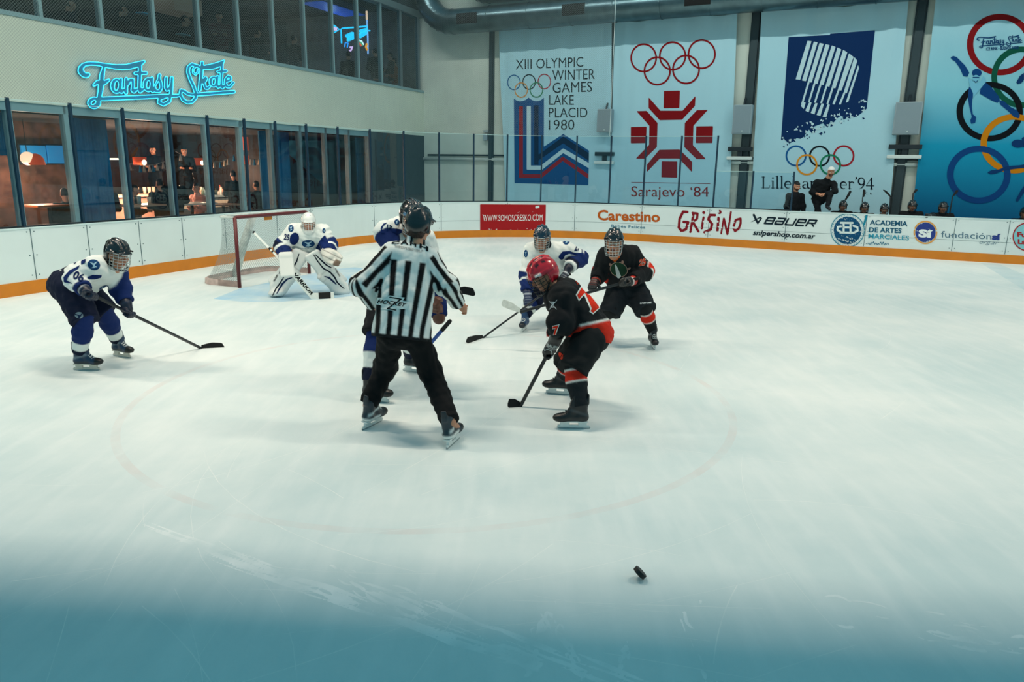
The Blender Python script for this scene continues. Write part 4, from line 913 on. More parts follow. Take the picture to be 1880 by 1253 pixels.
m_lace = mat('lace_white', '#d5dcd8', .8); m_hair = mat('hair_dark', '#1d1512', .7, bump=.6, bscale=90); m_hairb = mat('hair_brown', '#3a2419', .7, bump=.8, bscale=90)
m_stickb = mat('stick_black', '#10171b', .4, bump=.05, bscale=80); m_tape = mat('tape_white', '#cfd6cf', .8, var=.2, vscale=30); m_tapek = mat('tape_black', '#0b0f11', .85); m_stickw = mat('stick_white', '#dfe6e1', .45); m_stickblue = mat('stick_blue', '#1c4fa0', .4)
SKIN = '#b98468'
def head_axes(look, tilt=0.):
    f = unit(look); r = unit(np.cross(f, [0, 0, 1.])); u = np.cross(r, f)
    c, s = math.cos(tilt), math.sin(tilt); return f, r*c+u*s, u*c-r*s
def head(name, c, look, parent, tilt=0., skin=SKIN, s=1., hair=None, beard=None, into=None):
    """head with brow, nose, mouth, ears; returns mesh arrays to be merged in the body"""
    f, r, u = head_axes(look, tilt); X = [r, f, u]; P = lambda x, y, z: c+(r*x+f*y+u*z)*s
    v = Vol(.0065)
    v.add(g_ell(P(0, -.012, .035), A3(.077, .098, .095)*s, X)).add(g_ell(P(0, .025, -.055), A3(.058, .068, .07)*s, X), .04)
    v.add(g_ell(P(0, .055, -.098), A3(.028, .025, .02)*s, X), .03)
    v.add(g_cap(P(-.04, .083, .018), P(.04, .083, .018), .014*s, .014*s), .02)
    v.add(g_cap(P(0, .092, .005), P(0, .116, -.03), .010*s, .016*s), .014).add(g_ell(P(.014, .10, -.034), A3(.011, .012, .009)*s, X), .01).add(g_ell(P(-.014, .10, -.034), A3(.011, .012, .009)*s, X), .01)
    for q in (-1, 1):
        v.add(g_ell(P(q*.033, .103, -.004), A3(.017, .012, .012)*s, X), .01, True)
        v.add(g_ell(P(q*.033, .083, -.004), A3(.014, .014, .013)*s, X), .004)
        v.add(g_ell(P(q*.045, .07, -.035), A3(.026, .024, .022)*s, X), .03)
        v.add(g_ell(P(q*.079, -.01, -.012), A3(.012, .024, .034)*s, X), .01)
    v.add(g_cap(P(-.02, .088, -.063), P(.02, .088, -.063), .009*s, .009*s), .008).add(g_cap(P(-.018, .086, -.078), P(.018, .086, -.078), .010*s, .010*s), .008)
    v.add(g_cap(P(0, -.02, -.06), P(0, -.035, -.16), .056*s, .06*s), .03)
    V, F = v.mesh(); q = (V-c)/s; x, y, z = q@r, q@f, q@u
    C_ = np.tile(rgb(skin), (len(V), 1))
    def dab(mask, col, k=1.): C_[mask] = C_[mask]*(1-k)+rgb(col)*k
    dab((y > .06) & (z < -.03) & (np.abs(x) > .02) & (np.abs(x) < .055), '#b5745a', .4)
    dab((y > .1) & (z < -.01) & (z > -.05) & (np.abs(x) < .02), '#bd7259', .5)
    dab((y > .07) & (np.abs(z+.070) < .011) & (np.abs(x) < .024), '#8f4d44', .8)
    dab((y > .07) & (np.abs(z+.0705) < .0035) & (np.abs(x) < .022), '#4a2622', .8)
    if beard: dab((y > .0) & (z < -.045) & ~((np.abs(z+.070) < .011) & (np.abs(x) < .022)) & (z > -.125), beard, .7); dab((y > .08) & (z < -.045) & (z > -.06) & (np.abs(x) < .03), beard, .6)
    for e in (-1, 1):
        de = np.hypot((x-e*.033)/1.35, z+.004); dab((y > .07) & (de < .0115), '#d9d2c8'); dab((y > .07) & (np.hypot(x-e*.033, z+.004) < .0062), '#2a1a14'); dab((y > .06) & (z > .008) & (z < .0125) & (np.abs(x-e*.033) < .018), '#4a3026', .8)
        dab((y > .06) & (z > .02) & (z < .031) & (np.abs(x-e*.035) < .024), '#2a1c16', .8)
    if hair: dab((z > .055) | ((y < -.0) & (z > -.05) & (np.abs(x) < .074)), hair, 1.)
    return V, F, C_
def hand_prims(v, wrist, hand, grip, s=1., curl=1., r=.0095, bare=True):
    """palm, four bent fingers closed round the grip axis, thumb from the side of the palm"""
    b = unit(hand-wrist); a = unit(grip-b*(grip@b)); c = np.cross(a, b)
    v.add(g_ell(hand-b*.02*s+c*.012*s, A3(.042, .045, .020)*s, [a, b, c]), .015)
    v.add(g_cap(wrist, hand-b*.04*s, .028*s, .03*s), .02)
    for i, (o, l) in enumerate(((-.034, .88), (-.011, 1.), (.012, .95), (.033, .76))):
        p = hand+a*o*s+c*.018*s+b*.022*s; pts = [p]; ang = 0.
        for k, ln in enumerate((.040, .027, .020)):
            ang += (.55, 1.15, 1.0)[k]*curl+(.05*i); p = p+(b*math.cos(ang)-c*math.sin(ang))*ln*l*s; pts.append(p)
        for k in range(3): v.add(g_cap(pts[k], pts[k+1], r*s*(1.05-.08*k), r*s*(.97-.08*k)), .004)
    t0 = hand-a*.036*s-b*.025*s+c*.0; t1 = t0-a*.02*s+b*.03*s-c*.024*s; t2 = t1+a*.022*s+b*.022*s-c*.012*s
    v.add(g_cap(t0, t1, r*1.35*s, r*1.15*s), .010).add(g_cap(t1, t2, r*1.1*s, r*.95*s), .003)
def glove(name, wrist, hand, grip, parent, main, accent, cuff, side=1, elbow=None):
    b = unit(hand-wrist); a = unit(grip-b*(grip@b)); c = np.cross(a, b)*side; v = Vol(.0085)
    fa = b if elbow is None else unit(wrist-elbow)
    v.add(g_tor(wrist-fa*.105, wrist+b*.0, (.072, .064), (.056, .05), a), .03).add(g_cap(wrist, hand-b*.02, .05, .045), .03)
    v.add(g_ell(hand-b*.012+c*.026, A3(.057, .058, .030), [a, b, c]), .02)
    for o, l in ((-.039, .92), (-.013, 1.02), (.013, 1.), (.039, .86)):
        p = hand+a*o+c*.030+b*.03; q1 = p+(b*.75-c*.5)*.042*l; q2 = q1-(c*.9+b*.1)*.034*l; q3 = q2-(b*.8+c*.35)*.026*l
        v.add(g_cap(p, q1, .0185, .018), .006).add(g_cap(q1, q2, .0175, .0165), .004).add(g_cap(q2, q3, .016, .014), .004)
    t0 = hand-a*.05-b*.02+c*.008; t1 = t0-a*.022+b*.028-c*.028; v.add(g_cap(t0, t1, .021, .019), .010).add(g_cap(t1, t1+a*.02+b*.026-c*.016, .0185, .016), .004)
    for k in (-.035, .0, .032): v.add(g_cap(hand+b*(k-.015)-a*.035+c*.048, hand+b*(k-.015)+a*.035+c*.048, .013, .013), .004)
    def col(V):
        q = V-hand; z = np.minimum(q@b, (V-wrist)@fa-np.linalg.norm(hand-wrist)); h = q@c; C_ = np.tile(rgb(main), (len(V), 1))
        C_[(h > .044) & (np.abs((z+.015) % .034-.017) < .005)] = rgb(accent)*.6+rgb(main)*.4
        C_[z < -.075] = rgb(accent); C_[z < -.088] = rgb(cuff); return C_
    return vol(name, v, m_leather, parent, col)
def helmet(c, look, tilt, parent, shell, cage=None, s=1., accent=None, plain=False):
    f, r, u = head_axes(look, tilt); X = [r, f, u]; P = lambda x, y, z: c+(r*x+f*y+u*z)*s
    v = Vol(.007); v.add(g_ell(P(0, -.014, .040), A3(.100, .128, .108)*s, X)).add(g_ell(P(0, -.050, -.01), A3(.092, .082, .085)*s, X), .03)
    def top(x, y): return .040+.108*math.sqrt(max(.02, 1-(x/.1)**2-((y+.014)/.128)**2))
    if not plain:
        for x0, x1, rr_ in ((0, 0, .016), (.048, .042, .011), (-.048, -.042, .011)):
            ys = np.linspace(.085, -.105, 8); pp = [P(x0+(x1-x0)*i/7, y, top(x0+(x1-x0)*i/7, y)-.004) for i, y in enumerate(ys)]
            for p, q in zip(pp[:-1], pp[1:]): v.add(g_cap(p, q, rr_*s, rr_*s), .016)
        for q in (-1, 1): v.add(g_box(P(q*.097, .02, .050), A3(.006, .065, .009)*s, X, .006), .008)
    for q in (-1, 1): v.add(g_box(P(q*.088, .008, -.015), A3(.012, .042, .052)*s, X, .01), .02)
    v.add(g_box(P(0, .108, .036), A3(.066, .012, .010)*s, X, .009), .02)
    v.add(g_box(P(0, .10, -.089), A3(.2, .115, .112)*s, X, .005), .006, True).add(g_ell(P(0, .01, -.03), A3(.084, .11, .10)*s, X), .004, True)
    v.cut(P(0, 0, -.078), -u)
    acc = accent
    def col(V):
        q = (V-c)/s; C_ = np.tile(rgb(shell), (len(V), 1)); z = q@u; y = q@f; x = q@r
        C_[(z < -.06)] *= .5
        if not plain:
            for vx, vy in ((.024, .05), (.024, .0), (.024, -.05), (.068, .02), (.068, -.04), (.03, -.1)): C_[(z > .03) & (np.abs(np.abs(x)-vx) < .007) & (np.abs(y-vy) < .017)] *= .15
            C_[(np.abs(z-.028) < .0035) & (y < .05)] *= .4
        else:
            for vx, vy in ((.03, .06), (.06, .03), (.03, .0), (.07, -.02)): C_[(z > .03) & (np.hypot(np.abs(x)-vx, y-vy) < .006)] *= .15
        if acc: C_[(np.abs(z-.047) < .011) & (y > .03) & (y < .085) & (np.abs(x) > .07)] = rgb(acc)
        return C_
    h = vol('helmet', v, m_shiny, parent, col)
    if cage is not None:
        b = MB()
        def pt(al, ze): # sphere-like cage surface
            k = 1-.25*max(0, (-ze-.06)/.09)**2
            return P(.093*math.sin(al)*k, .028+.104*math.cos(al)*k, ze)
        for ze in (.034, .008, -.020, -.048, -.078, -.108, -.132): b.tube([pt(a, ze) for a in np.linspace(-1.75, 1.75, 15)], (.0026 if ze not in (.034, -.132) else .004)*s, 5)
        for a in (-1.7, -1.25, -.82, -.4, 0, .4, .82, 1.25, 1.7): b.tube([pt(a, z) for z in np.linspace(.034, -.132, 8)], .0026*s, 5)
        g = b.build('face_cage', cage, h, True)
        b = MB(); b.tube([P(-.088, .0, -.05), P(-.07, .06, -.115), P(0, .085, -.135), P(.07, .06, -.115), P(.088, .0, -.05)], .007*s, 6); b.build('chin_strap', m_dark, h)
    return h
def stick(name, butt, heel, toe, label, shaft_m, blade_m, parent=None, tape=None, up=None, wb=.075, taper=True):
    """hockey stick: rectangular shaft, flat curved blade, taped butt"""
    butt, heel, toe = A3(*butt), A3(*heel), A3(*toe); d = unit(heel-butt); e = empty(name, heel, label, 'hockey stick', 'hockey sticks')
    w = unit(toe-heel); n = unit(np.cross(d, w)); s = np.cross(n, d); L = np.linalg.norm(heel-butt)
    b = MB(); b.obox((butt+heel)/2, s, n, d, .0155, .0105, L/2, .005); b.build('shaft', shaft_m, e, True)
    b = MB(); b.obox(butt+d*.07, s, n, d, .0175, .0125, .07, .005); b.ball(butt, .019, 8); b.build('grip_tape', tape or m_tapek, e)
    up = unit(-d+w*(d@w)) if up is None else unit(up); Lb = np.linalg.norm(toe-heel); V = []; k = 12
    for i in range(k+1):
        t = i/k; p = heel+w*(Lb*t)+n*(.022*(t**2))*1.; hh = wb*(.62+.38*min(1, t*2.2)) if taper else wb
        if t > .86: hh *= math.sqrt(max(.05, 1-((t-.86)/.145)**2))
        lo = up*(wb-hh)*.25 if t > .86 else 0*up
        for o, z in ((-.004, 0), (.004, 0), (.004, hh), (-.004, hh)): V.append(p+n*o+up*z+lo-up*.01)
    F = [(i*4+j, i*4+(j+1) % 4, i*4+4+(j+1) % 4, i*4+4+j) for i in range(k) for j in range(4)]+[(3, 2, 1, 0), (k*4, k*4+1, k*4+2, k*4+3)]
    build('blade', V, F, blade_m, e, False); return e
# ---- skates: modelled once per colouring in their own frame (x towards the toe, blade on z=0)
def skate(pos, yaw, parent, colr, pitch=0., roll=0., z=0., lace=m_lace, holder='#d8dedb', s=1.):
    """returns ankle point"""
    R = Matrix.Rotation(yaw, 3, 'Z') @ Matrix.Rotation(-pitch, 3, 'Y') @ Matrix.Rotation(roll, 3, 'X'); R = np.array(R); o = A3(pos[0], pos[1], z)
    T = lambda *p: o+R@(A3(*p)*s); ex, ey, ez = R[:, 0], R[:, 1], R[:, 2]; X = [ex, ey, ez]
    v = Vol(.0085)
    v.add(g_cap(T(-.075, 0, .105), T(.10, 0, .098), .040*s, .040*s)).add(g_ell(T(.128, 0, .098), A3(.062, .047, .038)*s, X), .02)
    v.add(g_cap(T(-.06, 0, .12), T(-.055, 0, .235), .045*s, .050*s), .03).add(g_cap(T(.05, 0, .125), T(-.015, 0, .215), .036*s, .045*s), .03)
    v.add(g_box(T(-.105, 0, .265), A3(.010, .024, .045)*s, X, .008), .02).add(g_box(T(.02, 0, .255), A3(.014, .035, .055)*s, [unit(ex+ez*.35), ey, unit(ez-ex*.35)], .01), .02)
    v.add(g_cap(T(-.03, 0, .23), T(-.03, 0, .33), .036*s, .036*s), .006, True)
    v.cut(T(0, 0, .066), -ez)
    def col(V):
        q = (V-o)@R/s; C_ = np.tile(rgb(colr[0]), (len(V), 1)); x, y, zz = q[:, 0], q[:, 1], q[:, 2]
        C_[(x > .115)] = rgb(colr[1]); C_[(zz < .105) & (x < .06)] = rgb(colr[2]); C_[(zz < .076)] = rgb('#101416')
        C_[(np.abs(y) > .028) & (np.abs(zz-.15-.3*(x+.05)) < .012) & (x < .07)] = rgb(colr[3]); C_[zz > .25] = rgb(colr[0])*.8; return C_
    bt = vol('skate', v, m_leather, parent, col)
    b = MB()
    b.obox(T(-.065, 0, .046), ex, ey, ez, .036*s, .012*s, .024*s, .006*s); b.obox(T(.085, 0, .046), ex, ey, ez, .040*s, .012*s, .024*s, .006*s); b.obox(T(.012, 0, .024), ex, ey, ez, .135*s, .0065*s, .011*s, .003*s); b.obox(T(.01, 0, .070), ex, ey, ez, .12*s, .03*s, .006*s, .003*s)
    b.build('blade_holder', mat('holder_'+holder.strip('#'), holder, .4), bt)
    b = MB(); L = [(-.135, .014), (-.128, .002), (-.10, 0), (.12, 0), (.146, .006), (.150, .018), (.140, .02), (-.13, .02)]
    b.add([T(x, y, zz) for y in (-.002, .002) for x, zz in L], [tuple(range(8)), tuple(range(15, 7, -1))]+[(i, (i+1) % 8, (i+1) % 8+8, i+8) for i in range(8)]); b.build('runner', m_steel, bt)
    if lace:
        b = MB()
        for k in range(6):
            x, zz = .10-.021*k, .142+.0175*k
            b.tube([T(x, -.028, zz-.014), T(x+.004, 0, zz+.004), T(x-.012, .028, zz-.008)], .0032*s, 5); b.tube([T(x, .028, zz-.014), T(x+.004, 0, zz+.005), T(x-.012, -.028, zz-.008)], .0032*s, 5)
        b.build('lace', lace, bt)
    return T(-.045, 0, .20), T
class Fig:
    """a person posed from joints; J maps names to points"""
    def __init__(s, label, J, kind='player'):
        s.J = {k: A3(*v) for k, v in J.items()}; s.label = label
def px_pt(D): return lambda x, y, dy=0.: at_y(x, y, D+dy)
def make_body(label, J, look, tilt=0., skin=SKIN, hair=None, beard=None, bare=(), hs=1., group=None, legs=True, build_=1.):
    v = Vol(.014); k = build_
    side = unit(J['sr']-J['sl']); ch = (J['sl']+J['sr'])/2
    v.add(g_tor(J['pel'], ch-(ch-J['pel'])*.12, (.13*k, .09*k), (.15*k, .095*k), side)).add(g_cap(J['sl'], J['sr'], .06*k, .06*k), .05)
    v.add(g_cap(ch, J['head']-unit(J['head']-ch)*.04, .06, .052), .04)
    for q in 'lr':
        v.add(g_cap(J['s'+q], J['e'+q], .05*k, .042*k), .03).add(g_cap(J['e'+q], J['w'+q], .042*k, .03*k), .02)
        if q in bare: hand_prims(v, J['w'+q], J['h'+q], J['g'+q], 1.0, .9)
        else: v.add(g_cap(J['w'+q], J['h'+q], .024, .018), .02)
        if legs:
            v.add(g_cap(J['p'+q], J['k'+q], .078*k, .056*k), .05).add(g_cap(J['k'+q], J['a'+q], .054*k, .038*k), .03).add(g_cap(J['a'+q], J['t'+q], .034, .028), .02)
    if bare: v.h = .011
    V, F = v.mesh(); c = np.tile(rgb(skin), (len(V), 1))
    V2, F2, c2 = head('h', J['head'], look, None, tilt, skin, hs, hair, beard)
    F = np.concatenate([F, F2+len(V)]); V = np.concatenate([V, V2]); c = np.concatenate([c, c2]); c = np.where(c <= .04045, c/12.92, ((c+.055)/1.055)**2.4)
    o = build('person', V, F, m_skin, None, True, c); return tag(o, label, 'person', group)
def jersey(person, J, col, hem, seed, arm=(.098, .088, .068), tor=(.215, .150), bel=(.20, .155), h=.0095, sh=.09, amp=.006, collar=True, name='jersey', slack=.004, nkk=.45, back=None, hemcut=None, drape=None, guard=None):
    side = unit(J['sr']-J['sl']); ch = (J['sl']+J['sr'])/2; v = Vol(h)
    up = unit(ch-J['pel']); fwd = np.cross(up, side); top = ch-up*.05
    low = J['pel']-up*(hem+.05) if drape is None else J['pel']-up*.02
    v.add(g_tor(low, J['pel']*.5+top*.5, bel, tor, side)).add(g_tor(J['pel']*.5+top*.5, top, tor, (tor[0]*.92, tor[1]*.95), side), .05)
    v.add(g_cap(J['sl'], J['sr'], sh, sh), .07)
    if drape is not None: v.add(g_tor(J['pel']+unit(ch-J['pel'])*.03, J['pel']+A3(*drape), bel, (bel[0]*.97, bel[1]*.95), side), .05)
    nk = ch+(J['head']-ch)*nkk
    v.add(g_cap(ch, nk, .085, .072), .05)
    if back: v.add(g_ell(*back), .06)
    for q in 'lr':
        e, w = J['e'+q], J['w'+q]
        v.add(g_cap(J['s'+q], e, arm[0], arm[1]), .045).add(g_cap(e, w, arm[1], arm[2]), .03).add(g_ell(e+unit(e-(J['s'+q]+w)/2)*.01, (arm[1]+slack,)*3), .05)
        v.cut(w-unit(w-e)*.02, w-e, w, .20)
    if hemcut: v.cut(hemcut[0], hemcut[1], J['pel'], .45)
    else: v.cut(J['pel']-up*hem, -up, J['pel'], .42)
    v.cut(nk, J['head']-ch, nk, .12)
    v.noise = wrinkle(seed, amp*1.6, 12.)
    o = vol(name, v, m_cloth, person, lambda V: col(V, J, side, up, fwd))
    if guard: g = Vol(.009); hd = unit(J['head']-ch); g.add(g_cap(ch+hd*.03, J['head']-hd*.10, .088, .070)); g.noise = wrinkle(seed+1, .004, 20.); vol('neck_guard', g, m_cloth, person, lambda V: np.tile(rgb(guard), (len(V), 1)))
    return o
def limb_param(V, J):
    """per vertex: which region (0 torso, 1 arm l, 2 arm r) and t along the arm 0..1 shoulder-elbow, 1..2 elbow-wrist"""
    R = np.zeros(len(V), int); T = np.zeros(len(V)); best = np.full(len(V), .0)
    ch = (J['sl']+J['sr'])/2; dt = segd(V, J['pel'], ch-(ch-J['pel'])*.1)[0]-.135; best = dt.copy()
    for i, q in ((1, 'l'), (2, 'r')):
        d1, t1 = segd(V, J['s'+q], J['e'+q]); d2, t2 = segd(V, J['e'+q], J['w'+q]); d = np.minimum(d1-.01, d2); t = np.where(d1 <= d2, t1, 1+t2); d = np.where((d1 <= d2) & (t1 < .02), .5, d)
        m = d-.045 < best; R[m] = i; T[m] = t[m]; best[m] = d[m]-.045
    return R, T
def trousers(person, J, main, seed, cutr=.02, rad=(.135, .105, .075), full=False, pel=(.185, .15), name='hockey_shorts', h=.0105, band=None, amp=.006, top=.10):
    v = Vol(h); side = unit(J['pr']-J['pl']); ch = (J['sl']+J['sr'])/2; up = unit(ch-J['pel'])
    v.add(g_tor(J['pel']-up*.05, J['pel']+up*top, pel, (pel[0]*.95, pel[1]*.95), side))
    for q in 'lr':
        p, k, a = J['p'+q], J['k'+q], J['a'+q]
        v.add(g_cap(p, k, rad[0], rad[1]), .06)
        if full: v.add(g_cap(k, a, rad[1]*.95, rad[2]), .04); d = a-k; e = a+unit(d)*(-.01); v.cut(e, d, e, .22)
        else: d = k-p; e = k+unit(d)*cutr; v.cut(e, d, e, .20 if cutr > 0 else .32)
    v.noise = wrinkle(seed, amp*1.7, 12.)
    return vol(name, v, m_cloth, person, lambda V: np.tile(rgb(main), (len(V), 1)))
def sock(person, k, a, bands, seed, r=(.078, .083, .058), name='sock'):
    """bands: list of (t, colour) from knee (0) to ankle (1), colour holds from t on"""
    v = Vol(.0085); d = unit(a-k); m = k+(a-k)*.38
    v.add(g_cap(k-d*.05, m, r[0], r[1])).add(g_cap(m, a+d*.01, r[1], r[2]), .03); v.cut(a+d*.0, d, a, .2); v.noise = wrinkle(seed, .003, 20.)
    def col(V):
        t = (V-k)@d/np.linalg.norm(a-k); C_ = np.tile(rgb(bands[0][1]), (len(V), 1))
        for t0, c in bands: C_[t >= t0] = rgb(c)
        return C_
    return vol(name, v, m_cloth, person, col)
def report(nm, J):
    L = lambda a, b: round(float(np.linalg.norm(J[a]-J[b])), 2)
    print('FIG', nm, 'torso', round(float(np.linalg.norm((J['sl']+J['sr'])/2-J['pel'])), 2), 'sh', L('sl', 'sr'), *[x+str((L('s'+q, 'e'+q), L('e'+q, 'w'+q), L('p'+q, 'k'+q), L('k'+q, 'a'+q))) for q, x in (('l', 'L'), ('r', 'R')) if 'kl' in J], 'headz', round(float(J['head'][2]), 2), 'pelz', round(float(J['pel'][2]), 2))
# ================================================================ the game
def skate_px(heel, toe, parent, colr, z=0., pitch=0., roll=0., **k):
    a, b = on_ice(*heel, z), on_ice(*toe, z); d = (b-a)[:2]; yaw = math.atan2(d[1], d[0]); d /= np.linalg.norm(d)
    return skate((a[0]+d[0]*.13, a[1]+d[1]*.13), yaw, parent, colr, pitch, roll, z, **k)
def ankle_px(heel, toe, z=0.):
    a, b = on_ice(*heel, z), on_ice(*toe, z); d = (b-a); d /= np.linalg.norm(d); c = a+d*.13; return c-d*.045+np.array([0, 0, .20]), c+d*.10+np.array([0, 0, .10])
def joints(D, **k):
    f = px_pt(D); return {n: (f(*v) if len(v) < 4 else A3(*v[:3])) for n, v in k.items()}
def banded(bl, br, torso, hem=None):
    def col(V, J, side, up, fwd):
        R, T = limb_param(V, J); C_ = np.tile(rgb(torso), (len(V), 1))
        if hem: C_[((V-J['pel'])@up < hem[0]) & (R == 0)] = rgb(hem[1]); C_[((V-J['pel'])@up < hem[0]) & ((V-J['pel'])@up > hem[0]-.018) & (R == 0)] = rgb(hem[2])
        for i, b in ((1, bl), (2, br)):
            for t0, c in b: C_[(R == i) & (T >= t0)] = rgb(c)
        return C_
    return col
WH, NV, NVD, OR_, BK = '#e2e8e4', '#11285e', '#0e1830', '#c92b17', '#14181b'
BLK_SK = ('#15191c', '#0d1012', '#1b2023', '#343b3f')
def num(j, s, bl, br, tl, col, edge=None, bold=.03, name='number', off=.0058, **k):
    if edge: lay('number_edge', text_px(s, bl, br, tl, bold+.045, h=2.5, **k), j, ink(edge), off=off-.0025)
    return lay(name, text_px(s, bl, br, tl, bold, h=2.5, **k), j, ink(col), off=off)
# ---- referee (seen from behind)
al, tl_ = ankle_px((664.6, 791.5), (705, 772)); ar, tr_ = ankle_px((820, 827), (850, 800))
J = joints(5.75, head=(770, 414, .22), sl=(721, 464, .12), sr=(785, 474, .16), el=(664, 523, .02), wl=(689, 562, .17), hl=(702, 566, .25), gl=(0, 0, 1, 1), er=(821, 524, .16), wr=(842, 560, .34), hr=(851, 567, .42), gr=(.2, .2, -1, 1),
           pel=(739, 600, .0), pl=(718, 614, .0), pr=(765, 616, .0), kl=(708, 676, .22), kr=(790, 682, .12))
J.update(al=al, ar=ar, tl=tl_, tr=tr_); report('ref', J); JR = J
ref = make_body('person in a black and white striped referee shirt standing with back turned', J, (.28, .9, -.26), 0, SKIN, '#3a2419', None, ('r', 'l'))
up = unit((J['sl']+J['sr'])/2-J['pel'])
def ref_col(V, J, side, up, fwd):
    R, T = limb_param(V, J); q = V-J['pel']; x = q@side; z = q@up; C_ = np.tile(rgb('#dfe5e1'), (len(V), 1)); ch = (J['sl']+J['sr'])/2
    zz = (ch-J['pel'])@up; fan = 1+.35*np.clip(z/zz, 0, 1)
    st = (np.abs(((x/fan+.021) % .086)-.043) > .0235) & (R == 0) & (z < zz*1.0-.06)
    nk = z > zz+.085; st |= nk & (np.abs((x % .05)-.025) < .012)
    for i, n in ((1, 'l'), (2, 'r')):
        s, e, w = J['s'+n], J['e'+n], J['w'+n]; a = np.where((T < 1)[:, None], unit(e-s), unit(w-e)); o = np.where((T < 1)[:, None], s, e)
        rel = V-o; rel = rel-a*np.sum(rel*a, 1)[:, None]; b1 = unit(np.cross(unit(w-s), fwd)); ang = np.arctan2(rel@fwd, rel@b1)
        st |= (R == i) & (np.abs((ang*6.0/6.2832+.28) % 1.-.5) > .26)
    C_[st] = rgb('#0c0f11'); C_[(z < -.075) & (R == 0)] = rgb('#15191b'); return C_
shirt = jersey(ref, J, ref_col, .10, 3, (.084, .080, .062), (.205, .135), (.248, .18), .0065, .078, .005, name='striped_shirt', nkk=.6)
pants = trousers(ref, J, '#0d1012', 5, rad=(.104, .098, .078), full=True, name='trousers', pel=(.165, .12), top=-.02)
hel = helmet(J['head'], (.28, .9, -.26), 0, ref, '#101518', None, 1.04)
v = Vol(.008); f_, r_, u_ = head_axes((.28, .9, -.26)); v.add(g_ell(J['head']-f_*.045-u_*.035, (.082, .07, .075), [r_, f_, u_])).add(g_ell(J['head']-f_*.06-u_*.085, (.06, .045, .045), [r_, f_, u_]), .03); v.noise = wrinkle(9, .006, 60)
vol('hair', v, m_hairb, ref)
RS = ('#23313a', '#0f1417', '#dde2df', '#c9d2d0')
skate_px((664.6, 791.5), (705, 772), ref, RS, roll=.12); skate_px((820, 827), (850, 800), ref, RS, roll=-.12)
# lettering on the shirt
Z5 = zt(620, 370, 5.22)
for s, x0, x1, y0, y1, hh in (('C', 512, 590, 405, 408, 22), ('A', 600, 680, 412, 418, 38), ('H', 692, 752, 420, 437, 40), ('H', 782, 866, 445, 480, 42)):
    a, b = Z5((x0, y0 if s != 'C' else 412))[0], Z5((x1, y1))[0]; t = (a[0]+.5, a[1]-hh/5.22); lay('back_lettering', text_px(s, a, b, t, .03, h=3), shirt, ink('#12181b'), off=.0035)
lay('back_lettering', text_px('FEDERACION ARGENTINA DE', Z5((540, 428))[0], Z5((818, 482))[0], Z5((543, 417))[0], 0, h=3), shirt, ink('#4a5456'), off=.0035)
lay('back_lettering', text_px('HOCKEY SOBRE HIELO', Z5((550, 443))[0], Z5((800, 493))[0], Z5((553, 432))[0], 0, h=3), shirt, ink('#4a5456'), off=.0035)
zb = [f_poly(Z5((497, 905), (640, 925), (588, 985), (480, 970), (505, 945), (455, 940))), f_poly(Z5((455, 985), (545, 1000), (505, 1022), (590, 1018), (570, 1050), (420, 1030)))]
lay('logo_field', f_off(f_or(*zb, f_poly(Z5((385, 925), (420, 925), (690, 965), (665, 1025), (610, 1030), (372, 985)))), .6), shirt, ink('#dfe5e1'), off=.003)
lay('logo_mark', f_or(f_stroke(Z5((500, 920), (610, 938), (480, 1030), (560, 1042)), 2.2)), shirt, ink('#12181b'), off=.0052)
lay('logo_lettering', text_px('HOCKEY', Z5((380, 972))[0], Z5((655, 1012))[0], Z5((392, 937))[0], .03, .2, h=3), shirt, ink('#12181b'), off=.0075)

# ---- white 06
FT6 = [((135, 680), (183, 680.5)), ((208, 653.5), (247, 659.5))]
al, tl_ = ankle_px(*FT6[0]); ar, tr_ = ankle_px(*FT6[1])
J = joints(7.55, head=(216, 468, -.05), sl=(174, 489, -.18), sr=(214, 497, .12), el=(139, 513, -.26), wl=(155, 533, -.38), hl=(165, 540, -.40), er=(222, 530, .08), wr=(231, 557, -.02), hr=(237, 571, -.04),
           pel=(131, 521, .05), pl=(130, 530, -.08), pr=(143, 528, .17), kl=(155, 586, -.22), kr=(192, 573, .18))
J.update(al=al, ar=ar, tl=tl_, tr=tr_, gl=A3(.8, 0, -.3), gr=A3(.8, 0, -.3)); report('06', J)
B6 = px_pt(7.55); st6 = (B6(160, 537, -.38), on_ice(370, 640), on_ice(412, 637.5)); gdir = unit(st6[1]-st6[0])
p06 = make_body('person in a white and navy hockey jersey numbered 06 bending forward near the left boards', J, (.86, -.42, -.22), .05, SKIN, '#1d1512')
j06 = jersey(p06, J, banded([(0, WH), (1.72, NV)], [(0, NV)], WH), .02, 11, (.100, .098, .08), (.195, .16), (.18, .155), sh=.095, guard='#0f1318')
trousers(p06, J, NVD, 12, .03, (.165, .135, .1), pel=(.20, .175), top=.16)
for n, sd in (('l', 13), ('r', 14)): sock(p06, J['k'+n], J['a'+n], [(-1, NV), (.62, WH), (.86, NVD)], sd, (.082, .096, .07))
S6 = ('#1b3550', '#101417', '#1d2b38', '#6b7c88')
for q in FT6: skate_px(*q, p06, S6, holder='#cfc9bb')
glove('glove', J['wl'], J['hl'], gdir, p06, '#101a30', '#8f9ba6', '#101a30', 1, J['el']); glove('glove', J['wr'], J['hr'], gdir, p06, '#131c30', '#27324a', '#131c30', 1, J['er'])
helmet(J['head'], (.86, -.42, -.22), .05, p06, '#14191c', m_wire, 1.06)
stick('hockey_stick', st6[0], st6[1], st6[2], 'black hockey stick held low by the white player numbered 06', m_stickb, m_tapek, up=(0, 0, 1))
C6 = zt(80, 420, 4.474)
num(j06, '06', C6((236, 405))[0], C6((318, 440))[0], C6((262, 345))[0], '#16264f', None, .03)
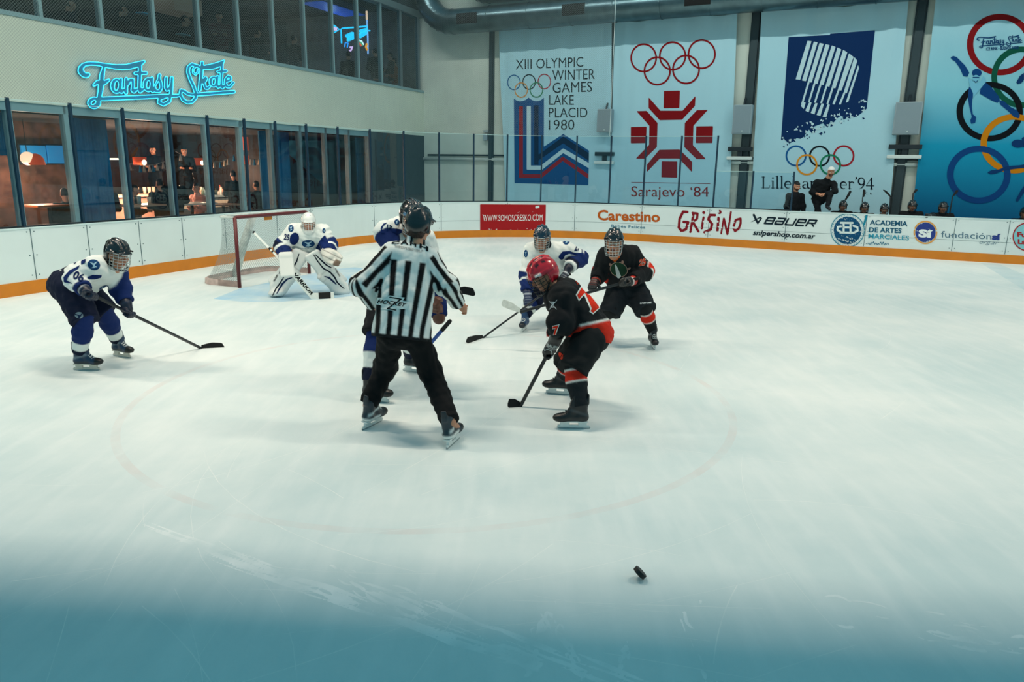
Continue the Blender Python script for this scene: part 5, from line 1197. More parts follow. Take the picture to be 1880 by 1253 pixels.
def crest(j, c, rx, ry, rot=0., name='crest'):
    lay(name, f_ell(c, rx, ry, None, rot), j, ink('#17406c'), off=.003); lay(name+'_bird', join2(f_stroke([(c[0]-rx*.6, c[1]-ry*.5), (c[0], c[1]-ry*.05), (c[0]+rx*.5, c[1]-ry*.6)], [.4, rx*.32, .5]), f_stroke([(c[0], c[1]-ry*.1), (c[0]+rx*.05, c[1]+ry*.45), (c[0]-rx*.4, c[1]+ry*.6)], [rx*.32, rx*.28, .4]), f_stroke([(c[0]+rx*.1, c[1]+ry*.3), (c[0]+rx*.55, c[1]+ry*.45)], [rx*.25, .3])), j, ink('#9fc3d6'), off=.0058)
o = [c for c in p06.children if c.name.startswith('hockey_shorts')][0]; lay('shorts_crest', f_ell(C6((292, 712))[0], 7.5, 5.8), o, ink('#7d8f98')); lay('shorts_crest', f_stroke(C6((265, 705), (295, 715), (290, 735), (318, 700)), 2), o, ink('#1a2a48'), off=.007)
crest(j06, C6((413, 298))[0], 11.5, 9.5, .3); crest(j06, C6((497, 490))[0], 9.5, 5, -.3)
for p in (C6((355, 400), (400, 380), (478, 382), (470, 402), (420, 415), (370, 418)), C6((240, 275), (300, 225), (295, 260), (255, 292)), C6((310, 265), (348, 250), (345, 280), (310, 300)), C6((330, 215), (375, 185), (380, 200), (345, 222)), C6((165, 400), (215, 345), (275, 315), (300, 300), (285, 330), (215, 380), (190, 425), (250, 455), (170, 440))): lay('navy_patch', f_poly(p), j06, ink(NV), off=.0045)
lay('collar_lettering', text_px('O', C6((410, 212))[0], C6((438, 214))[0], C6((412, 196))[0], 0), j06, ink('#1d5f8c'))

# ---- goalkeeper
Q2 = zt(370, 370, 6.267)
D = 12.05; G0 = px_pt(D)
FTG = [((513, 541), (504, 548.5)), ((619, 535), (626, 543))]
al, tl_ = ankle_px(*FTG[0]); ar, tr_ = ankle_px(*FTG[1])
J = joints(D, head=(566.5, 409, -.05), sl=(540, 426, .05), sr=(592, 427, .05), el=(519, 452, .0), wl=(524, 474, -.18), hl=(526, 484, -.24), er=(604, 450, .02), wr=(603, 465, -.2), hr=(607, 471, -.26), pel=(563, 459, .32), pl=(552, 466, .28), pr=(575, 466, .28), kl=(536, 494, .07), kr=(596, 496, .10))
J.update(al=al, ar=ar, tl=tl_, tr=tr_, gl=A3(0, -1, 0), gr=A3(0, -1, 0)); report('goalie', J)
goa = make_body('person in white goalkeeper gear numbered 25 crouching in front of the goal', J, (.25, -1, -.18), 0, SKIN)
jg = jersey(goa, J, banded([(0, WH), (.78, NV), (.93, NVD), (1.2, WH), (1.36, NV)], [(0, WH), (.62, NV), (1.35, WH), (1.5, NV)], WH), .03, 21, (.135, .13, .105), (.255, .19), (.24, .19), sh=.125, amp=.007)
trousers(goa, J, '#141a20', 22, -.14, (.13, .09, .08), pel=(.18, .14))
for q, sd in zip(FTG, (1, -1)): skate_px(*q, goa, ('#cfd6d2', '#cfd6d2', '#cfd6d2', '#8a9a9c'), lace=None)
m_pg = m_pads
def pad(kn, an, to, top, seed):
    """leg pad: thigh rise, knee roll, shin face, toe"""
    fw_ = unit(A3(.25, -1, 0)+unit(to-an)*.3); d = unit(top-an); s = unit(np.cross(d, fw_)); fw_ = np.cross(s, d); v = Vol(.012)
    o = fw_*.115; bt = an-d*.10; tp = top
    v.add(g_box((kn+an)/2+o-d*.03, (.135, .065, np.linalg.norm(kn-an)/2+.07), [s, fw_, unit(kn-an)], .05)).add(g_box((kn+tp)/2+o, (.135, .06, np.linalg.norm(tp-kn)/2+.06), [s, fw_, unit(tp-kn)], .05), .06)
    v.add(g_ell(an-A3(0, 0, .10)+fw_*.15, (.115, .15, .075), [s, fw_, A3(0, 0, 1)]), .06)
    for q in (-1, 1): v.add(g_cap(an+s*q*.13+o*.9, kn+s*q*.13+o*.9, .035, .035), .04)
    def col(V):
        q = V-kn; x = q@s; z = q@unit(kn-an); f = q@fw_; C_ = np.tile(rgb('#d9dedb'), (len(V), 1)); L = np.linalg.norm(kn-an); zn = z/L; rz = (tp-kn)@unit(kn-an)
        w = .045*np.sin(z*7.)
        C_[(np.abs(z-rz*.35) < .006) | (np.abs(z+.06) < .006)] *= .8; return C_
    return vol('leg_pad', v, m_pg, goa, col)
pL = pad(J['kl'], J['al'], J['tl'], G0(549, 462, .12), 1); pR = pad(J['kr'], J['ar'], J['tr'], G0(576, 463, .12), 2)
for pd_, st_ in ((pR, (((1290, 612), (1330, 680), (1400, 770), (1480, 815), (1530, 870), (1560, 930), (1600, 970), (1640, 1005)), ((1310, 612), (1390, 690), (1440, 735), (1495, 765)), ((1415, 862), (1470, 880), (1520, 925), (1550, 955)))), (pL, (((1122, 605), (1095, 690), (1060, 755), (1040, 790)), ((945, 872), (905, 940), (860, 1000), (820, 1080)), ((1040, 878), (985, 895), (930, 950), (895, 1010), (865, 1060))))):
    for i, p in enumerate(st_): lay('pad_stripe', f_stroke(Q2(*p), [1.6+1.3*math.sin(math.pi*k/(len(p)-1))*(1.6 if i == 2 else 1) for k in range(len(p))]), pd_, ink('#141d2c' if i != 2 else '#1b2a4d'), off=.0035)
# blocker, catch glove, mask
bX = [unit(CR*.96+CU*.1), unit(CU*.97-CR*.06), -CF]; bc = G0(526.5, 487, -.34)
v = Vol(.01); v.add(g_box(bc, (.115, .185, .03), bX, .02)).add(g_box(bc+bX[1]*.17+bX[2]*.0-CF*.0, (.1, .04, .035), bX, .02), .03).add(g_ell(J['hl'], (.06, .06, .07)), .03)
blk = vol('blocker_glove', v, m_pads, goa, lambda V: np.tile(rgb('#dfe3df'), (len(V), 1)))
v = Vol(.01); hc = J['hr']; ca = unit(CR*.8-CU*.45-CF*.25); cb = unit(CU*.8+CR*.4); cn = np.cross(ca, cb)
v.add(g_ell(hc+ca*.03, (.17, .13, .07), [ca, cb, cn])).add(g_ell(hc+ca*.05+cn*.06*np.sign(cn@-CF), (.12, .085, .06), [ca, cb, cn]), .02, True).add(g_tor(J['wr']-unit(hc-J['wr'])*.06, hc, (.10, .08), (.10, .07), CR), .03)
for k in range(4): v.add(g_cap(hc+ca*.10+cb*(.08-.05*k), hc+ca*.185+cb*(.07-.045*k), .028, .02), .02)
def ccol(V):
    C_ = np.tile(rgb('#d2d3cb'), (len(V), 1)); q = V-hc; C_[np.abs(((q@cb)*12) % 1-.5) < .06] = rgb('#3b3a36'); C_[(q@ca > .12) & (q@cb < .0)] = rgb('#6b5a4c'); return C_
vol('catch_glove', v, m_pads, goa, ccol)
hm = helmet(J['head'], (.25, -1, -.18), 0, goa, '#e4e9e6', m_wirew, 1.12, None, True)
v = Vol(.009); f_, r_, u_ = head_axes((.25, -1, -.18)); hh = J['head']; v.add(g_ell(hh-u_*.10+f_*.06, (.095, .085, .085), [r_, f_, u_])).add(g_box(hh+f_*.11-u_*.04, (.075, .1, .06), [r_, f_, u_], .02), .02, True).add(g_ell(hh-u_*.21+f_*.06, (.055, .02, .06), [r_, f_, u_]), .03)
vol('throat_guard', v, m_shiny, hm, lambda V: np.tile(rgb('#dde3e0'), (len(V), 1)))
gs = empty('goalkeeper_stick', on_ice(580, 548), 'wide white goalkeeper stick with black taped blade held by the goalkeeper', 'goalkeeper stick', 'hockey sticks')
k0, k1, k2 = G0(466, 427, .10), G0(535, 497.5, -.34), on_ice(578, 549.5); k3 = on_ice(611, 548)
d = unit(k1-k0); w_s = unit(np.cross(d, CF)); n_s = np.cross(w_s, d)
b = MB(); b.obox((k0+k1)/2, w_s, n_s, d, .016, .012, np.linalg.norm(k1-k0)/2, .005); b.build('shaft', m_stickw, gs)
b = MB(); b.ball(k0, .026, 8); b.tube([k0+d*.42, k0+d*.46], .02, 8); b.tube([k0+d*.50, k0+d*.53], .02, 8); b.build('grip_tape', m_tapek, gs)
d2 = unit(k2-k1); w2 = unit(np.cross(d2, CF)); b = MB(); b.obox((k1+k2)/2+d2*.02, w2, np.cross(w2, d2), d2, .047, .013, np.linalg.norm(k2-k1)/2+.01, .006); pad_s = b.build('paddle', m_stickw, gs)
e2 = unit(k3-k2); b = MB(); b.obox((k2+k3)/2+A3(0, 0, .052), e2, unit(np.cross(e2, [0, 0, 1.])), A3(0, 0, 1), np.linalg.norm(k3-k2)/2+.02, .011, .05, .006); gbl = b.build('blade', m_stickw, gs)
b = MB(); b.obox(k2*.45+k3*.55+A3(0, 0, .052), e2, unit(np.cross(e2, [0, 0, 1.])), A3(0, 0, 1), np.linalg.norm(k3-k2)*.34, .0125, .052, .004); b.build('blade_tape', m_tapek, gs)
lay('paddle_lettering', text_px('WARRIOR', Q2((1028, 820))[0], Q2((1262, 1080))[0], Q2((1062, 792))[0], .04, .2, h=2.5), pad_s, ink('#151a1d'), off=.003)
num(jg, '25', Q2((945, 437))[0], Q2((1003, 447))[0], Q2((958, 372))[0], '#16264f')
crest(jg, Q2((1228, 487))[0], 12, 7); crest(jg, Q2((1030, 312))[0], 5, 6.5); crest(jg, Q2((1408, 338))[0], 3, 4.5)
lay('crest_lettering', join2(*[f_stroke(Q2((1140+i*17, 549+i*.4), (1146+i*17, 533+i*.4), (1152+i*17, 548+i*.4)), .6) for i in range(10)]), jg, ink('#4a6a8c'))
lay('navy_patch', f_ell(Q2((1068, 430))[0], 8.5, 11.5, None, .3), jg, ink(NV)); lay('navy_patch', f_poly(Q2((1375, 430), (1420, 385), (1455, 460), (1480, 540), (1370, 570), (1310, 540))), jg, ink(NV))
for pdd, a, b_, c_ in ((pL, (840, 928), (885, 850), (822, 918)), (pL, (905, 840), (940, 712), (888, 832))): lay('pad_lettering', text_px('VAUGHN', Q2(a)[0], Q2(b_)[0], Q2(c_)[0], .03, h=2.5), pdd, ink('#151a1d'), off=.006)
lay('pad_lettering', text_px('VAUGHN', Q2((1525, 770))[0], Q2((1580, 865))[0], Q2((1540, 762))[0], .02, h=2.5), pR, ink('#151a1d'), off=.006)

# ---- white 17 behind the referee
FT17 = [((664, 736), (717, 741)), ((740, 681.5), (768, 685))]
al, tl_ = ankle_px(*FT17[0]); ar, tr_ = ankle_px(*FT17[1])
J = joints(7.05, head=(757, 399, -.25), sl=(733, 420, -.05), sr=(778, 440, -.1), el=(711, 430, -.2), wl=(722, 466, -.35), hl=(730, 482, -.38), er=(797, 500, -.1), wr=(805, 574, -.25), hr=(803, 560, -.36), pel=(735, 520, .1), pl=(714, 530, .0), pr=(757, 530, .1), kl=(690, 612, -.3), kr=(752, 604, .05))
J['wr'] = px_pt(7.05)(806, 585, -.3); J['hr'] = px_pt(7.05)(803, 560, -.33)
J.update(al=al, ar=ar, tl=tl_, tr=tr_, gl=A3(.6, -.3, -.6), gr=A3(.5, -.5, .4)); report('17', J)
p17 = make_body('person in a white and blue jersey numbered 17 mostly hidden behind the referee', J, (.5, -.8, -.3), 0, SKIN)
j17 = jersey(p17, J, banded([(0, WH), (1.12, NV)], [(0, WH), (.95, NV), (1.1, WH), (1.4, NV)], WH), .03, 31, (.105, .105, .08), (.2, .15), (.19, .15), sh=.10)
trousers(p17, J, '#10151a', 32, .02, (.155, .13, .1), pel=(.19, .15))
for n, sd in (('l', 33), ('r', 34)): sock(p17, J['k'+n], J['a'+n], [(-1, NV), (.42, WH), (.74, NVD)], sd, (.085, .088, .066))
for q in FT17: skate_px(*q, p17, BLK_SK)
glove('glove', J['wl'], J['hl'], J['gl'], p17, '#13203c', '#b9c4cc', '#13203c', 1, J['el']); glove('glove', J['wr'], J['hr'], J['gr'], p17, '#6a4130', '#cfd4cf', '#6a4130', 1, J['er'])
helmet(J['head'], (.5, -.8, -.3), 0, p17, '#12181c', m_wire, 1.06, '#1d6f9c')
Z7 = px_pt(7.05)
stick('hockey_stick', Z7(826, 590, -.38), Z7(774, 650, -.2), Z7(788, 657, -.15), 'blue hockey stick held upright behind the referee by player 17', m_stickblue, m_tapek)
stick('hockey_stick', Z7(752, 478, -.36), Z7(838, 536, -.12), Z7(871, 541, -.05), 'black hockey stick blade poking out behind the referee sleeve', m_stickb, m_tapek, up=(0, 0, 1))
num(j17, '17', (709.5, 420), (718, 423.5), (711.5, 412.5), '#16264f'); crest(j17, (728.5, 408.5), 4.8, 5.2)
lay('navy_patch', f_poly(Z5((505, 290), (560, 262), (610, 270), (618, 300), (570, 318), (545, 295))), j17, ink(NV)); lay('navy_patch', f_poly(Z5((412, 255), (440, 215), (480, 203), (440, 235), (425, 270), (460, 310), (415, 300))), j17, ink(NV))

# ---- white 27
FT27 = [((967, 603.5), (955, 613.5)), ((1052, 602), (1045, 612))]
al, tl_ = ankle_px(*FT27[0]); ar, tr_ = ankle_px(*FT27[1])
J = joints(9.95, head=(995, 437, -.2), sl=(977, 461, -.05), sr=(1040, 459, .0), el=(969, 505, -.1), wl=(968, 537, -.25), hl=(969, 552, -.3), er=(1063, 475, .08), wr=(1044, 492, -.18), hr=(1034, 512, -.25), pel=(1008, 522, .3), pl=(993, 530, .25), pr=(1024, 530, .25), kl=(977, 556, -.05), kr=(1042, 562, -.02))
J.update(al=al, ar=ar, tl=tl_, tr=tr_); report('27', J)
Z9 = px_pt(9.95); s27 = (Z9(1046, 504, -.22), on_ice(886, 621), on_ice(858, 632)); gd27 = unit(s27[1]-s27[0])
p27 = make_body('person in a white and navy jersey numbered 27 facing the camera behind the red helmet', J, (-.12, -1, -.22), 0, SKIN)
j27 = jersey(p27, J, banded([(0, WH), (.9, NV), (1.3, WH), (1.4, NV)], [(0, WH), (.72, NV), (.82, WH), (.9, NV), (1.62, NVD), (1.8, WH)], WH), .03, 41, (.115, .11, .085), (.225, .16), (.205, .16), sh=.105, guard='#10161e')
trousers(p27, J, NVD, 42, .02, (.155, .13, .1), pel=(.19, .15))
for n, sd in (('l', 43), ('r', 44)): sock(p27, J['k'+n], J['a'+n], [(-1, NV), (.45, WH), (.68, NVD)], sd, (.088, .09, .068))
for q in FT27: skate_px(*q, p27, ('#1d3f66', '#16202a', '#1d3f66', '#4a6a86'))
glove('glove', J['wl'], J['hl'], gd27, p27, '#13254a', '#c3ccd2', '#13254a', 1, J['el']); glove('glove', J['wr'], J['hr'], gd27, p27, '#121a2c', '#c3ccd2', '#121a2c', 1, J['er'])
h27 = helmet(J['head'], (-.12, -1, -.22), 0, p27, '#13283a', m_wire, 1.08)
stick('hockey_stick', *s27, 'black hockey stick of the white player numbered 27 reaching down to the ice', m_stickb, m_tapek, up=(0, 0, 1))
V7 = zt(850, 400, 5.0115)
num(j27, '27', V7((1020, 305))[0], V7((1075, 300))[0], V7((1030, 240))[0], '#16264f'); num(h27, '27', V7((682, 118))[0], V7((722, 116))[0], V7((682, 95))[0], '#cfd8da', bold=.03)
crest(j27, V7((950, 212))[0], 6.5, 7.5); crest(j27, V7((580, 330))[0], 3.5, 7)
lay('navy_patch', f_stroke(V7((905, 360), (925, 330), (975, 318), (1040, 335), (1098, 335)), [10, 8, 5, 4, 5]), j27, ink(NV))

# ---- black with red helmet
FTR = [((1083, 788), (1023, 787)), ((1054, 727), (1017, 724))]
al, tl_ = ankle_px(*FTR[0]); ar, tr_ = ankle_px(*FTR[1])
J = joints(6.35, head=(997, 506, .02), sl=(1034, 545, -.17), sr=(1024, 532, .2), el=(1030, 592, -.24), wl=(1018, 628, -.10), hl=(1010, 645, -.02), er=(1036, 588, .28), wr=(1036, 606, .12), hr=(1034, 600, .06), pel=(1084, 612, .02), pl=(1080, 626, -.14), pr=(1072, 622, .18), kl=(1054, 674, -.3), kr=(1042, 664, .32))
J.update(al=al, ar=ar, tl=tl_, tr=tr_); report('red', J)
Z6 = px_pt(6.35); sR = (Z6(1036, 592, .04), on_ice(955, 747), on_ice(934, 750)); gdR = unit(sR[1]-sR[0])
lookR = (-.80, -.22, -.50)
pr_ = make_body('person in a black jersey and red helmet with a big red number', J, lookR, 0, SKIN, '#241a14')
hnR = unit(CU-CR*.22); hpR = Z6(1085, 594, -.1)
def red_col(V, J, side, up, fwd):
    C_ = banded([(0, BK), (1.52, OR_)], [(0, BK), (1.55, OR_)], BK)(V, J, side, up, fwd); R, T = limb_param(V, J); d = (V-hpR)@hnR; m = (R == 0)|(np.linalg.norm(V-J['pel'], axis=1) < .2)
    C_[m & (d < .009)] = rgb('#dfe2dc'); C_[m & (d < -.009)] = rgb(OR_); return C_
jr = jersey(pr_, J, red_col, .165, 51, (.110, .105, .088), (.235, .185), (.225, .185), sh=.10, h=.0095, amp=.006, hemcut=(Z6(1075, 624, -.1), -unit(CU+CR*.15)), drape=(-.03, 0, -.2))
shR = trousers(pr_, J, '#14191b', 52, .05, (.150, .135, .1), pel=(.17, .14), top=.0)
for n, sd in (('l', 53), ('r', 54)): sock(pr_, J['k'+n], J['a'+n], [(-1, BK), (.06, '#dfe2dc'), (.10, OR_), (.36, '#dfe2dc'), (.40, '#1a2024')], sd, (.09, .088, .068))
for q in FTR: skate_px(*q, pr_, BLK_SK, lace=mat('lace_black', '#20262a', .8))
gvR = glove('glove', J['wl'], J['hl'], gdR, pr_, '#101416', '#9aa2a2', '#101416', -1, J['el']); glove('glove', J['wr'], J['hr'], gdR, pr_, '#14181a', OR_, '#dfe2dc', 1, J['er'])
helmet(J['head'], lookR, 0, pr_, '#c11226', m_wired, 1.08, '#dfe6e2')
stick('hockey_stick', *sR, 'black hockey stick pointing down left from the red helmeted player', m_stickb, m_tapek, up=(0, .1, 1), wb=.085)
X6 = zt(920, 460, 3.687); X9 = zt(960, 560, 7.47)
lay('glove_outline', f_stroke(X9((275, 590), (300, 628), (340, 610), (395, 632), (400, 700), (372, 742)), 1.3), gvR, ink('#b9c1bf'), off=.003); lay('glove_lettering', text_px('BAUER', X9((325, 570))[0], X9((480, 612))[0], X9((338, 530))[0], .03, h=2.5), gvR, ink('#b9c1bf'), off=.003)
lay('thigh_patch', f_poly(X9((500, 645), (555, 680), (548, 745), (525, 755), (490, 680))), shR, ink('#c23a24'), off=.003)
lay('number_edge', f_poly(X6((503, 300), (560, 210), (576, 240), (570, 258), (662, 372), (680, 378), (622, 434), (594, 415), (602, 400), (560, 305), (524, 345))), jr, ink('#e1e4de'), off=.0033)
lay('number', f_poly(X6((512, 302), (557, 232), (560, 255), (655, 378), (668, 381), (622, 424), (602, 412), (612, 395), (565, 288), (524, 332))), jr, ink('#d4301a'), off=.0058)
lay('number', f_poly(X6((640, 270), (665, 300), (700, 335), (690, 350), (655, 312))), jr, ink('#d4301a'), off=.0058)
lay('shoulder_lettering', text_px('H', X6((515, 232))[0], X6((545, 205))[0], X6((497, 195))[0], .03), jr, ink('#a8341f'))
lay('number_edge', text_px('7', X6((350, 572))[0], X6((398, 560))[0], X6((348, 512))[0], .09, h=2), jr, ink('#e1e4de'), off=.0033); lay('number', text_px('7', X6((353, 567))[0], X6((392, 556))[0], X6((351, 516))[0], .05, h=2), jr, ink('#d4301a'), off=.0058)
lay('sleeve_logo', join2(f_stroke(X6((338, 350), (362, 350), (338, 385), (364, 385)), 2), f_stroke(X6((330, 345), (376, 400)), 1), f_stroke(X6((380, 335), (330, 400)), 1)), jr, ink('#a9b6ba'))
lay('shoulder_patch', join2(f_ell(X6((428, 178))[0], 3.6, 2.4, None, -.5), f_ell(X6((430, 172))[0], 2, 4, None, .4)), jr, ink('#c3cccc'))
lay('waist_patch', join2(f_ell(X6((712, 410))[0], 2.5, 5.5), f_stroke(X6((700, 430), (720, 390)), 2)), jr, ink('#9fb0b4'))
lay('collar_trim', f_stroke(X6((345, 212), (365, 190), (388, 158)), 4.2), jr, ink('#cf4420'))

# ---- black 25 facing the camera
FTB = [((1086, 622), (1073, 632)), ((1194, 634), (1204, 646))]
al, tl_ = ankle_px(*FTB[0]); ar, tr_ = ankle_px(*FTB[1])
J = joints(8.75, head=(1127, 445, -.16), sl=(1114, 470, .0), sr=(1160, 468, .05), el=(1104, 499, .12), wl=(1094, 516, -.05), hl=(1090, 525, -.12), er=(1183, 499, .12), wr=(1161, 516, -.18), hr=(1149, 519, -.25), pel=(1150, 528, .22), pl=(1137, 534, .18), pr=(1166, 534, .2), kl=(1121, 572, .06), kr=(1184, 567, -.02))
J.update(al=al, ar=ar, tl=tl_, tr=tr_); report('25', J)
Z8 = px_pt(8.75); sB = (Z8(1172, 511, -.22), Z8(955, 573.5, -.30), Z8(921, 562, -.32)); gdB = unit(sB[1]-sB[0])
pb = make_body('person in a black jersey and black helmet facing the camera with a white taped stick', J, (-.22, -1, -.1), 0, SKIN)
jb = jersey(pb, J, banded([(0, BK), (1.02, '#dfe2dc'), (1.07, OR_), (1.3, BK)], [(0, BK), (.70, '#dfe2dc'), (.76, OR_), (1.02, '#dfe2dc'), (1.08, BK)], BK), .02, 61, (.105, .105, .082), (.215, .155), (.20, .155), sh=.10)
trousers(pb, J, '#1b2126', 62, .04, (.155, .135, .1), pel=(.19, .15))
for n, sd in (('l', 63), ('r', 64)): sock(pb, J['k'+n], J['a'+n], [(-1, '#15191b'), (.10, '#dfe2dc'), (.14, OR_), (.42, '#dfe2dc'), (.46, '#15191b')], sd, (.085, .085, .062))
for q in FTB: skate_px(*q, pb, ('#15191c', '#0d1012', '#15191c', '#7b8486'))
glove('glove', J['wl'], J['hl'], gdB, pb, '#15191b', '#b0392a', '#15191b', 1, J['el']); glove('glove', J['wr'], J['hr'], gdB, pb, '#15191b', '#d8dcd8', '#b8281c', 1, J['er'])
hb = helmet(J['head'], (-.22, -1, -.1), 0, pb, '#14191d', m_wire, 1.08)
stick('hockey_stick', *sB, 'hockey stick with white taped blade held out by the black 25 player', m_stickb, m_tape, up=CU, wb=.09)
W7 = zt(1070, 400, 4.818)
lay('chest_shield', f_ell(W7((318, 458))[0], 15.5, 12.5, None, .35), jb, ink('#23402f'), off=.003); lay('chest_shield', f_sub(f_ell(W7((318, 458))[0], 16.5, 13.3, None, .35), f_ell(W7((318, 458))[0], 15.5, 12.4, None, .35)), jb, ink('#b79a86'))
lay('chest_shield', f_stroke(W7((290, 420), (305, 470), (318, 515)), [2.5, 6, 8]), jb, ink('#c9cec9'), off=.006); lay('chest_shield', join2(f_ell(W7((350, 392))[0], 2.2, 3), f_ell(W7((405, 450))[0], 4.5, 2, None, -.5), f_ell(W7((245, 415))[0], 2, 3.4, None, -.6)), jb, ink('#9c7a6c'), off=.0055)
lay('collar_trim', f_stroke(W7((228, 310), (250, 360), (285, 382), (320, 345), (340, 300)), 3.4), jb, ink('#c25a26'))
num(jb, '25', W7((493, 425))[0], W7((553, 415))[0], W7((500, 368))[0], '#c9422a', '#d8b9a8', .03)
o = [c for c in pb.children if c.name.startswith('hockey_shorts')][0]
lay('thigh_lettering', text_px('EASTON', W7((507, 765))[0], W7((604, 758))[0], W7((507, 752))[0], .05, h=2.5), o, ink('#cfd6d6'))
# ================================================================ rooms behind the gallery windows
def rp(x, y, off): return on_plane(x, y, GWP+LN*off, LN)
def rsz(x, y, off): q = rp(x, y, off); return (q-GWP)@LD, q[2]
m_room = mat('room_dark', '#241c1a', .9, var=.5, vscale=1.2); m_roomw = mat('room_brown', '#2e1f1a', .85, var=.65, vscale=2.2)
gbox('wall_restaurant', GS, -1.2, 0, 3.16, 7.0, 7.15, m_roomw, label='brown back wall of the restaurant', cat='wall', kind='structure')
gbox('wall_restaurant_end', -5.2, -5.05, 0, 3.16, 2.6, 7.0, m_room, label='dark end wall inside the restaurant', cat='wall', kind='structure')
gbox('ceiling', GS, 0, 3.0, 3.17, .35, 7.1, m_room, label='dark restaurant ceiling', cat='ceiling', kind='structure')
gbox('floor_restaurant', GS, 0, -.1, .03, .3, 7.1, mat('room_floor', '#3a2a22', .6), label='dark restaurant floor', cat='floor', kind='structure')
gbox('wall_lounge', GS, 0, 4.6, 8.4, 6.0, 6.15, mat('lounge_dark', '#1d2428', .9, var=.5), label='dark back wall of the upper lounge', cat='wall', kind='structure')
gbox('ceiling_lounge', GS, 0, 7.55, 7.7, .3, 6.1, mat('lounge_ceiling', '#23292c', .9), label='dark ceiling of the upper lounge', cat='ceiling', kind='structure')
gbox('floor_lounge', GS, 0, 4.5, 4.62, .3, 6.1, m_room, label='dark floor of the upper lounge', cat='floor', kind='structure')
gbox('wall_lounge_end', -.12, -.02, 4.6, 7.6, .3, 6.0, mat('lounge_end', '#8c8077', .9, var=.2), label='grey-brown end wall of the upper lounge', cat='wall', kind='structure')
def room_lamp_and_fill(p, col, e, r=.12):
    l = bpy.data.lights.new('room_lamp_and_fill', 'POINT'); l.energy = e; l.color = col; l.shadow_soft_size = r; o = bpy.data.objects.new('room_lamp_and_fill', l); C.objects.link(o); o.location = p
WO = (1., .55, .34)
for x, y, off, e in ((256, 300, 3.6, 60), (364, 300, 4.2, 70), (60, 300, 2.6, 45), (160, 290, 4.5, 60), (440, 300, 3.6, 30), (262, 312, 3.3, 95), (20, 330, 1.4, 14)): q = rp(x, y, off); q[2] = min(q[2], 2.65); room_lamp_and_fill(q-A3(0, 0, .3), WO, e*2.8)  # pendant and globe light, plus an unseen lamp added to brighten the counter
for x, y, off, e, c in ((610, 80, 3., 18, (.5, .7, 1.)), (200, 20, 4., 14, (1, .75, .6)), (730, 90, 2.2, 10, (1, .8, .7)), (420, 30, 4., 10, (1, .7, .6))): q = rp(x, y, off); q[2] = 6.9; room_lamp_and_fill(q, c, e)
gbox('wall_partition', rsz(-70, 300, 3.6)[0], rsz(150, 300, 3.6)[0], .03, 3.0, 3.6, 3.7, mat('partition_brown', '#6b4a3a', .85, var=.75, vscale=3.5), label='stained brown partition wall inside the restaurant', cat='wall', kind='structure')
# pendant lamps
m_shade = mat('shade_orange', '#c8481c', .6, emit='#d2481a', estr=.55); m_glow = mat('bulb_glow', '#ffe2c0', .5, emit='#ffd6b0', estr=5.)
for x, y, off, w, lab in ((256.5, 296, 3.6, .17, 'orange drum pendant lamp glowing in the restaurant window above the left bunting'), (363.6, 297, 4.2, .17, 'orange drum pendant lamp glowing above the girl in pink')):
    q = rp(x, y, off); e = empty('pendant_lamp', q, lab, 'pendant lamp', 'restaurant pendant lamps')
    b = MB(); b.lathe([(w, -.11), (w*1.04, .11), (w*1.02, .11), (w*.97, -.11)], q, 24); b.build('lamp_shade', m_shade, e, True)
    b = MB(); b.ball(q-LN*(w-.02)-A3(0, 0, .03), .075, 12); b.build('bulb', m_glow, e, True); b = MB(); b.tube([q+A3(0, 0, .05), A3(q[0], q[1], 3.0)], .008, 6); b.build('cord', m_dark, e)
q = rp(50.5, 291, 2.6); e = empty('globe_lamp', q, 'round glowing globe lamp behind the first restaurant window', 'globe lamp'); b = MB(); b.ball(q, .15, 16); b.build('globe', mat('globe_glow', '#ffe0c4', .5, emit='#ffc9a0', estr=1.7), e, True); b = MB(); b.lathe([(.19, -.12), (.16, .02), (.1, .1), (.02, .13)], q+A3(.12, .1, -.02), 20); b.build('lamp_shade', m_shade, e, True); b = MB(); b.tube([q+A3(0, 0, .14), A3(q[0], q[1], 3.0)], .008, 6); b.build('cord', m_dark, e)
for x0, x1, y, off, lab in ((198, 225, 292, 5.0, 'thin warm tube light behind the blue curtain'), (343, 355, 296, 5.4, 'short warm tube light beside the orange lamp over the girl')):
    a, c = rp(x0, y, off), rp(x1, y, off); b = MB(); b.tube([a, c], .022, 8); tag(b.build('tube_light', m_glow), lab, 'tube light', 'restaurant tube lights')
# blue curtains and columns
m_blue = mat('curtain_blue', '#1d78a8', .85, var=.3, vscale=2)
def curtain(x0, x1, off, lab, top=3.05, bot=.3):
    a = rsz(x0, 300, off)[0]; c = rsz(x1, 300, off)[0]; n = 40; V = []
    for z in (bot, top):
        for i in range(n+1): V.append(gw(a+(c-a)*i/n, z, off+.035*math.sin(i*1.7)))
    V += [v+LN*.02 for v in V]; m = n+1; F = []
    for i in range(n): F += [(i, i+1, m+i+1, m+i), (2*m+i, 3*m+i, 3*m+i+1, 2*m+i+1)]
    o = build('curtain', V, F, m_blue, None, True); tag(o, lab, 'curtain', 'blue curtains in the restaurant')
curtain(136, 201, .75, 'wide blue curtain behind the second restaurant window'); curtain(479, 499, .75, 'narrow blue curtain in the middle of the restaurant windows'); curtain(511, 531, .75, 'narrow blue curtain beside the dark staircase'); curtain(655, 679, .75, 'dark blue curtain at the last restaurant window'); curtain(-14, 14, .6, 'blue curtain at the left edge of the restaurant windows', 3.05, 2.2)
b = MB(); P_ = [rp(x, y, 2.2) for x, y in ((532, 285), (600, 345), (590, 385), (532, 385))]; P2 = [p+LN*.15 for p in P_]
